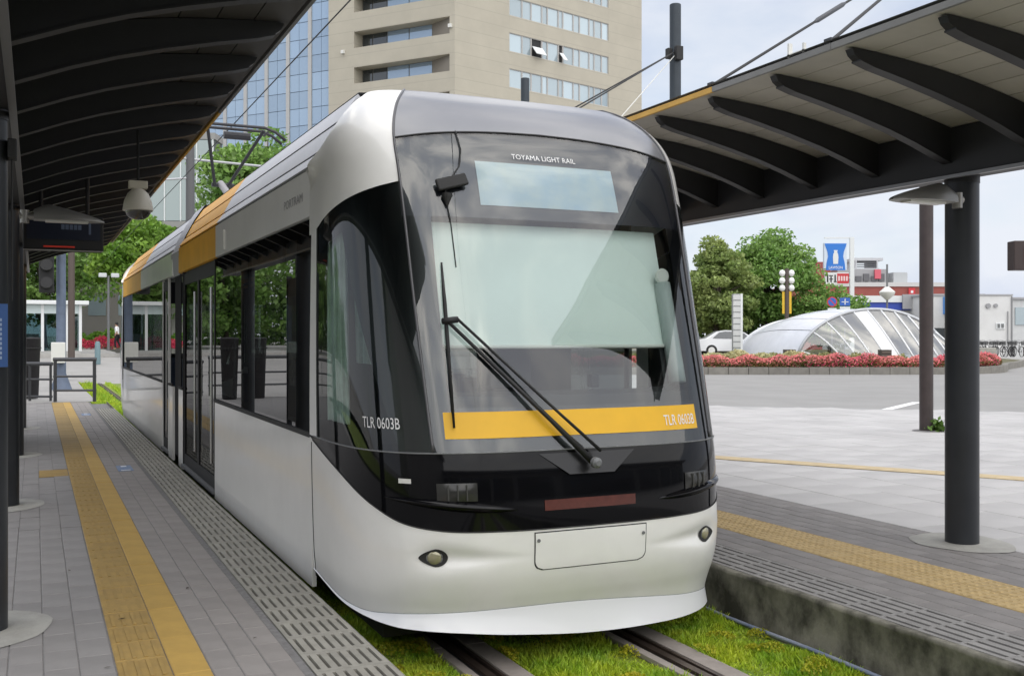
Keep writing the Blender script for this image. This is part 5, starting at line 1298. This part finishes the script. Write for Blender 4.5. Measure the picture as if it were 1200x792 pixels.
# grey marker pillar, car, banner lamp, small signs
t = thing('marker_pillar', 'pale grey slatted marker pillar in front of the white car', 'pillar', (32.3,42.3,.5))
q = Vector((32.3,42.3,0)); mb = MB(); obox(mb, q, -.22,.22,-.2,.2,.4,3.92); put('core', mb, mat('pillar_grey', (.36,.37,.37), .6), t)
for k in range(11): mb = MB(); obox(mb, q, -.235,.235,-.235,-.203,.62+k*.3,.86+k*.3); put('slat', mb, mat('pillar_pale', (.58,.59,.58), .5), t)
mb = MB(); obox(mb, q, .13,.24,-.25,-.237,.5,3.92); put('edge_trim', mb, SHW, t)
def car(x, y, z, rz, label):
    t = thing('parked_car', label, 'car', (x, y, z), rz=rz)
    pw = mat('car_white', (.75,.76,.78), .25, coat=1); W = .85
    side = [(-2.2,.30),(-2.22,.62),(-2.05,.82),(-1.75,.90),(-1.05,.93),(-.55,1.30),(-.25,1.42),(.55,1.44),(1.0,1.36),(1.65,.98),(2.1,.92),(2.2,.75),(2.2,.30)]
    rows = []
    for (v, kx) in ((-W,.96),(-W*.98,1),(-W*.6,1.0),(0,1.01),(W*.6,1),(W*.98,1),(W,.96)):
        rows.append([(u*kx, v*(1-.22*max(0,(h-.92))/.5), h+(.0 if abs(v) < .8 else -.02)) for u, h in side])
    mb = MB().grid(rows); n = len(side); mb.add(rows[0], [tuple(range(n))]); mb.add(rows[-1], [tuple(range(n))]); put('body', mb, pw, t, world=False, smooth='auto')
    for s_ in (-1, 1):
        for poly in ([(-.78,.95),(-.50,1.24),(-.25,1.34),(.10,1.35),(.10,.95)],[(.16,.95),(.16,1.35),(.55,1.36),(.92,1.30),(1.30,.98)]):
            mb = MB(); mb.prism(poly, lambda u, v, h: (u, s_*(W*(1-.22*max(0,(v-.92))/.5)+h), v), .004, .012); put('side_glass', mb, DGLASS, t, world=False)
        for u in (-1.38, 1.35):
            mb = MB().tube([(u,s_*(W-.18),.31),(u,s_*(W+.01),.31)], .31, 20); wl = put('wheel', mb, RUBBER, t, world=False)
            mb = MB().tube([(u,s_*(W+.012),.31),(u,s_*(W+.02),.31)], .19, 14); put('rim', mb, SILVER, wl, world=False)
        mb = MB(); mb.box(-2.21,s_*.60-.14,.62,-2.10,s_*.60+.14,.76); put('headlight', mb, LENS, t, world=False)
        mb = MB(); mb.box(-.72,s_*(W+.02)-.06,.95,-.60,s_*(W+.02)+.08,1.06); put('wing_mirror', mb, pw, t, world=False, bevel=.02)
    mb = MB().grid([[(-1.0,v,.95),(-.53,v,1.30)] for v in (-.62,0,.62)]); mb.v = [(a-.02,b,c+.015) for a,b,c in mb.v]; put('windscreen', mb, DGLASS, t, world=False)
    return t
car(35.6, 47.0, .68, R(155), 'white saloon car parked beyond the azalea island')
t = thing('banner_lamp', 'dark lamp post with six white globes and a yellow banner', 'lamp', (38.6,46.0,.5))
q = Vector((38.6,46.0,0)); mb = MB().lathe([(.13,.4),(.11,5.6)], (q.x,q.y,0), 12); put('shaft', mb, mat('pole_umber', (.085,.065,.055), .6), t, smooth='auto')
for k in range(3):
    for s_ in (-1, 1):
        c_ = Vector((q.x,q.y,0))+EA*(.26*s_)+Vector((0,0,4.5+.42*k)); mb = MB().lathe([(.03,-.19),(.13,-.14),(.185,0),(.13,.14),(.03,.19)], c_, 12); put('globe', mb, mat('globe_white', (.85,.85,.83), .4), t, smooth=True)
mb = MB(); obox(mb, q, -.26,-.13,-.02,.02,3.05,4.3); obox(mb, q, .13,.26,-.02,.02,3.05,4.3); put('banner', mb, mat('banner_yellow', (.75,.48,.04), .7), t)
def post(name, label, x, y, h, r=.04, z0=.5):
    t = thing(name, label, 'sign', (x,y,z0)); mb = MB().tube([(x,y,z0),(x,y,h)], r, 10); put('post', mb, GREYP, t, smooth='auto'); return t
def disc(mb, q, u, z, r, b0, b1, n=24):
    vs = [bld(q, u+r*math.cos(2*math.pi*k/n), b, z+r*math.sin(2*math.pi*k/n)) for b in (b0, b1) for k in range(n)]
    return mb.add(vs, [tuple(range(n)), tuple(range(2*n-1, n-1, -1))]+[(k,(k+1)%n,n+(k+1)%n,n+k) for k in range(n)])
SBL = mat('sign_blue_bright', (.03,.12,.48), .45); SRD = mat('sign_red', (.55,.03,.04), .5)
q = Vector((42.3,46.45,0)); t = post('no_parking_sign', 'round red and blue no parking sign above the dome', q.x, q.y, 4.1)
mb = MB(); disc(mb, q, 0, 3.78, .30, -.06, -.045); put('red_disc', mb, SRD, t); mb = MB(); disc(mb, q, 0, 3.78, .235, -.07, -.062); put('blue_disc', mb, SBL, t)
mb = MB(); P = [bld(q, a*.16*c+bb, -.075, 3.78+a*.16*c2) for a, c, c2, bb in ((-1,1,-1,-.03),(-1,1,-1,.03),(1,1,-1,.03),(1,1,-1,-.03))]
P = [bld(q,-.19,-.075,3.93),bld(q,-.14,-.075,3.96),bld(q,.19,-.075,3.63),bld(q,.14,-.075,3.60)]; mb.add(P, [(0,1,2,3)]); put('bar', mb, SRD, t)
mb = MB(); obox(mb, q, -.26,.26,-.06,-.045,3.28,3.42); put('plate', mb, SHW, t)
q = Vector((43.0,46.15,0)); t = post('blue_road_sign', 'square blue direction sign beside the round no parking sign', q.x, q.y, 4.1)
mb = MB(); obox(mb, q, -.30,.30,-.06,-.045,3.55,4.02); put('plate', mb, SBL, t)
mb = MB(); obox(mb, q, -.2,.2,-.07,-.062,3.75,3.80); obox(mb, q, -.03,.03,-.07,-.062,3.62,3.96); put('arrow', mb, SHW, t)
mb = MB(); obox(mb, q, -.30,.30,-.06,-.045,3.36,3.50); put('lower_plate', mb, SHW, t)
t = post('notice_post', 'small white notice post with a red top beyond the dome end', 37.6, 45.0, 2.1, .05)
q = Vector((37.6,45.0,0)); mb = MB(); obox(mb, q, -.17,.17,-.08,-.052,.9,2.15); put('board', mb, SHW, t); mb = MB(); obox(mb, q, -.14,.14,-.095,-.082,1.78,2.05); put('red_panel', mb, mat('notice_red', (.62,.18,.14), .6), t)

# ================================================================== SHOPS AND BRICK BUILDING BEYOND
BR = mat('brick_red', (.30,.085,.07), .85, var=.08, scale=1, bump=.1, bscale=10); CG = mat('concrete_grey', (.36,.36,.37), .85, var=.06, scale=.5)
q = Vector((82, 83, 0))
t = thing('brick_building', 'long red brick building with grey roof plant beyond the dome', 'building', q)
mb = MB(); obox(mb, q, -10, 9, 0, 10, 0, 7.05); put('wall', mb, BR, t)
mb = MB(); obox(mb, q, -5.0, 9.2, -.15, 10, 7.053, 7.5); put('parapet', mb, mat('parapet_pale', (.55,.54,.53), .8), t)
mb = MB(); obox(mb, q, -6.6, -5.1, 0, 7, 7.053, 9.7); obox(mb, q, -5.1, -4.2, .6, 7, 7.51, 8.6); put('brick_tower', mb, BR, t)
for k in range(7):
    mb = MB(); obox(mb, q, -4.6+k*1.9, -3.2+k*1.9, -.06, -.003, 3.6, 5.4); put('window', mb, DGLASS, t)
mb = MB(); obox(mb, q, -4.2, 1.2, .5, 6, 7.51, 8.95); put('plant_room', mb, CG, t)
for k in range(6):
    mb = MB(); obox(mb, q, -3.9+k*.82, -3.3+k*.82, .3, .497, 7.65, 8.2+.25*(k % 2)); put('vent', mb, mat('vent_dark', (.13,.13,.14), .7), t)
mb = MB(); obox(mb, q, -2.2, .5, 1, 5, 8.953, 9.1); obox(mb, q, -2.1, -1.95, 1, 5, 9.103, 9.9); obox(mb, q, .2, .35, 1, 5, 9.103, 9.9); obox(mb, q, -2.3, .9, 1, 5, 9.903, 10.2)
put('roof_frame', mb, mat('frame_grey', (.50,.51,.53), .6), t)
for k in range(3): mb = MB(); obox(mb, q, -1.9, .15, 1, 1.1, 9.2+k*.22, 9.3+k*.22); put('slat', mb, mat('vent_dark', (.13,.13,.14), .7), t)
mb = MB(); obox(mb, q, 1.8, 3.3, .4, 4, 7.51, 8.6); put('roof_box', mb, mat('box_grey', (.47,.49,.50), .7), t)
mb = MB(); obox(mb, q, -.3, .35, .10, .35, 7.9, 8.9); put('red_sign', mb, mat('sign_pinkred', (.62,.12,.16), .6), t)
mb = MB(); obox(mb, q, 3.2, 3.9, -.2, -.16, 6.1, 6.9); put('red_flag_sign', mb, SRD, t)
mb = MB(); obox(mb, q, 3.42, 3.68, -.24, -.205, 6.35, 6.62); put('flag_mark', mb, SHW, t)
q = Vector((66.2, 63.0, 0))
t = thing('convenience_store', 'low white shop with a blue fascia band behind the dome', 'shop', q)
mb = MB(); obox(mb, q, -5.2, 3.2, 0, 8, 0, 3.9); put('wall', mb, mat('shop_wall', (.62,.62,.60), .8, var=.05, scale=1), t)
mb = MB(); obox(mb, q, -5.4, 1.0, -.35, -.003, 3.92, 4.55); put('fascia', mb, mat('fascia_blue', (.04,.08,.42), .5), t)
mb = MB(); obox(mb, q, -5.6, 1.2, -.5, 8, 4.553, 5.1); put('roof_edge', mb, SHW, t)
mb = MB(); obox(mb, q, -1.2, .2, -.75, -.52, 4.0, 5.2); put('roof_unit', mb, CG, t)
for k in range(5): mb = MB(); obox(mb, q, -5+k*1.3, -3.85+k*1.3, -.05, -.003, .6, 3.4); put('window', mb, DGLASS, t)
q = Vector((66.8, 58.2, 0))
t = thing('white_building', 'white rendered building with a blue shop sign behind the plaza column', 'building', q)
WB = mat('white_render', (.66,.66,.65), .85, var=.05, scale=.8)
mb = MB(); obox(mb, q, -3.0, 1.3, 0, 6, 0, 4.95); put('wall', mb, WB, t)
mb = MB(); obox(mb, q, -3.1, 1.4, -.12, 6, 4.953, 5.1); put('coping', mb, CG, t)
mb = MB(); obox(mb, q, -1.9, -.5, -.25, -.003, 3.5, 4.85); put('shop_sign', mb, mat('shop_sign_blue', (.08,.30,.75), .5), t)
mb = MB(); obox(mb, q, -1.42, -1.02, -.27, -.253, 3.65, 4.4); obox(mb, q, -1.5, -.94, -.272, -.255, 4.45, 4.58); put('sign_mark', mb, SHW, t)
mb = MB(); obox(mb, q, -2.6, -1.4, -.06, -.003, .8, 2.4); put('window', mb, DGLASS, t)
q = Vector((65.4, 53.0, 0))
t = thing('white_warehouse', 'plain white annex with vents behind the row of bicycles', 'building', q)
mb = MB(); obox(mb, q, -2.4, .05, 0, 6, 0, 4.75); put('wall', mb, WB, t)
mb = MB(); obox(mb, q, .06, 7, .5, 6, 0, 4.5); put('rear_wall', mb, mat('white_render_dull', (.56,.57,.57), .85, var=.05), t)
mb = MB(); obox(mb, q, -2.5, .1, -.06, 6, 4.753, 4.86); obox(mb, q, .11, 7, .3, 6, 4.503, 4.65); put('coping', mb, CG, t)
mb = MB(); disc(mb, q, -1.75, 4.0, .18, -.15, -.003); disc(mb, q, -1.2, 4.02, .14, -.15, -.003); put('vent', mb, mat('vent_grey', (.30,.30,.31), .6), t)
mb = MB(); obox(mb, q, -1.15, -.55, -.1, -.003, 2.3, 2.75); put('window', mb, SHW, t); mb = MB(); obox(mb, q, -1.08,-.9,-.13,-.103,2.38,2.68); obox(mb, q, -.80,-.62,-.13,-.103,2.38,2.68); put('pane', mb, DGLASS, t)
mb = MB().tube([bld(q,.0,-.08,.3),bld(q,.0,-.08,4.7)], .05, 8).tube([bld(q,-.3,-.08,.3),bld(q,-.3,-.08,3.6)], .035, 8); put('downpipe', mb, mat('pipe_grey', (.25,.25,.26), .5), t)
for k in range(3): mb = MB(); obox(mb, q, .5+k*1.5, 1.5+k*1.5, .42, .497, 2.6, 3.9); put('window', mb, WGLASS, t)
# shop pylon sign
q = Vector((54.0,57.6,0)); t = thing('shop_pylon', 'tall white pylon carrying a blue milk can shop sign', 'sign', (q.x+.3,q.y,.4))
mb = MB(); obox(mb, q, .12,.42,-.1,.1,.4,9.0); obox(mb, q, -1.75,.42,-.05,.05,8.9,9.0); obox(mb, q, -.75,.12,-.05,.05,6.0,6.08); put('mast', mb, SHW, t)
mb = MB(); obox(mb, q, -1.80,-.15,-.16,.16,6.60,8.56); put('sign_box', mb, mat('sign_paleblue', (.62,.70,.80), .4), t)
can = [(-.72,0),(.72,0),(.66,.55),(.55,1.0),(.60,1.35),(.74,1.72),(.80,1.95),(-.80,1.95),(-.74,1.72),(-.60,1.35),(-.55,1.0),(-.66,.55)]
mb = MB(); mb.prism(can, lambda u, v, h: bld(q, -.975+u, h, 6.58+v), -.185, -.165); put('can_shape', mb, mat('sign_azure', (.02,.18,.62), .45), t)
mk = [(-.17,.42),(.17,.42),(.20,.9),(.17,1.15),(.10,1.28),(.15,1.42),(-.15,1.42),(-.10,1.28),(-.17,1.15),(-.20,.9)]
mb = MB(); mb.prism(mk, lambda u, v, h: bld(q, -.975+u, h, 6.62+v), -.20, -.188); put('milk_can', mb, SHW, t)
lettering('lettering', 'LAWSON', lambda u, v: bld(q, -.975-.50+1.0*u, -.192, 6.68+.20*v), TEXTW, t)
mb = MB(); obox(mb, q, -1.7,.0,-.14,.14,5.55,6.42); put('lower_board', mb, SHW, t)
mb = MB(); obox(mb, q, -.85,.0,-.16,-.142,5.62,6.34); put('red_board', mb, SRD, t)
mb = MB()
for (a, b, c, d2) in ((-1.6,-1.5,5.7,6.25),(-1.45,-1.15,6.15,6.22),(-1.35,-1.25,5.7,6.12),(-1.45,-1.15,5.9,5.96),(-1.05,-.95,5.7,6.25),(-1.1,-.88,5.72,5.78)): obox(mb, q, a, b, -.155, -.142, c, d2)
put('strokes', mb, BLACKM, t); mb = MB()
for k in range(4): obox(mb, q, -.78+k*.19,-.66+k*.19,-.175,-.162,5.80,6.15)
put('pale_strokes', mb, mat('strokes_pink', (.8,.6,.6), .5), t)
# dark lamp post with a fan shaped head on the street behind the dome
q = Vector((58.5,58.3,0)); t = thing('street_pole', 'thin dark street pole with a pale fan shaped shade behind the dome', 'lamp', (q.x,q.y,.4))
mb = MB().tube([(q.x,q.y,.4),(q.x,q.y,7.2)], .07, 8); put('shaft', mb, GREYP, t, smooth='auto')
mb = MB().lathe([(.10,-.5),(.55,-.1),(.6,.1),(.15,.5)], (q.x,q.y,5.0), 12); put('shade', mb, PALE, t, smooth='auto')
# bicycles
def bike():
    t = thing('bicycle', 'dark city bicycle parked in a row before the white annex', 'bicycle', (0,0,0), 'bicycles parked before the white annex')
    BK = mat('bike_paint', (.03,.03,.035), .4, .3)
    for u in (-.52, .52):
        mb = MB().tube([(u+.32*math.cos(a), 0, .34+.32*math.sin(a)) for a in np.linspace(0, 2*math.pi, 17)], .022, 5, False)
        for k in range(4): a = math.pi*k/4; mb.tube([(u+.31*math.cos(a),0,.34+.31*math.sin(a)),(u-.31*math.cos(a),0,.34-.31*math.sin(a))], .004, 3)
        put('wheel', mb, RUBBER, t, world=False)
    mb = MB().tube([(-.52,0,.34),(-.10,0,.30),(.36,0,.70),(.52,0,.34)], .018, 6).tube([(-.10,0,.30),(-.22,0,.86)], .016, 6).tube([(-.52,0,.34),(-.20,0,.72)], .012, 6).tube([(.36,0,.70),(.30,0,.95)], .016, 6); put('frame', mb, BK, t, world=False)
    mb = MB().tube([(.12,-.26,1.0),(.30,-.2,1.02),(.32,0,.97),(.30,.2,1.02),(.12,.26,1.0)], .014, 6); put('handlebar', mb, GREYP, t, world=False)
    mb = MB(); mb.box(-.36,-.08,.86,-.10,.08,.92); put('saddle', mb, BLACKM, t, world=False, bevel=.02)
    mb = MB(); mb.box(.40,-.16,.72,.72,.16,.95); put('basket', mb, mat('basket_grey', (.16,.16,.16), .6), t, world=False)
    return t
b0 = bike(); g7 = random.Random(3)
for k in range(14):
    p = Vector((51.6,44.6,.50))+EA*(-1.1+.36*k)+EB*g7.uniform(-.3,.3); rz = R(60+g7.uniform(-14,14))
    if k == 0: b0.location = p; b0.rotation_euler = (0,0,rz)
    else: copy_tree(b0, loc=p, rz=rz)
mb = MB(); q = Vector((54.2,43.0,0)); obox(mb, q, -4.0,5,-1.2,.4,.16,.52); put('low_wall', mb, mat('low_wall', (.5,.5,.49), .85, var=.08), label='low pale wall in front of the parked bicycles', cat='wall', loc=(54.2,43,.16))
q = Vector((47.2,40.0,0)); mb = MB(); obox(mb, q, -.55,.55,-.3,.3,.2,1.15); put('concrete_block', mb, CONC, label='pale concrete block at the end of the azalea bed', cat='block', loc=(47.2,40,.2), bevel=.03)

# ================================================================== SURROUNDINGS BESIDE AND BEHIND THE VIEWPOINT (out of view, placed for reflections in the glass of the tram)
src = tree('park_tree', 'park tree in the row along the street behind the shaded platform', -5.5, 71.0, .1, 9.5, 3.4, 1.6, LM2, 81, 6000, .24, 'park trees behind the shaded platform', 40, .26)
for k, (x, y) in enumerate(((-9,74),(-13.5,66),(-17.5,74),(-22,63),(-26,70),(-30,62))): copy_tree(src, loc=(x, y, .1), rz=k*1.3)
sheet('grass_strip', [(-30,-20),(-9,-20),(-9,56),(-30,56)], TURF, z=.02)
q = Vector((-22, -15, 0)); t = thing('unseen_station', 'long pale unseen station building with glazed ground floor, added for reflections in the tram', 'building', q)  # unseen; added behind the viewpoint to darken reflections in the tram front
mb = MB(); mb.box(-24,-24,0,34,-16,5.2); put('wall', mb, mat('station_wall', (.42,.41,.39), .7, var=.1, scale=.6), t)
mb = MB(); mb.box(-25,-24,5.203,35,-14,5.6); put('roof', mb, mat('station_roof', (.18,.18,.18), .7), t)
mb = MB(); mb.box(-24,-15.99,0,-9.5,1.5,8.2); put('wing', mb, MATS['station_wall'], t)  # unseen wing, added to darken the cab side glass
mb = MB(); mb.box(-24.5,-15.98,8.203,-8.6,2.2,8.7); put('wing_roof', mb, MATS['station_roof'], t)
for k in range(14):
    mb = MB(); mb.box(-23.5+k*4.1,-15.997,.4,-20+k*4.1,-15.9,4.2); put('window', mb, DGLASS, t)
bush('woodland', 'dense park woodland closing the street beyond the shaded platform', 'woodland', [(-60,88,0),(-3,94,0)], 5, 9.5, .7, LM1, 91, 20000, .36, pw_=.9)
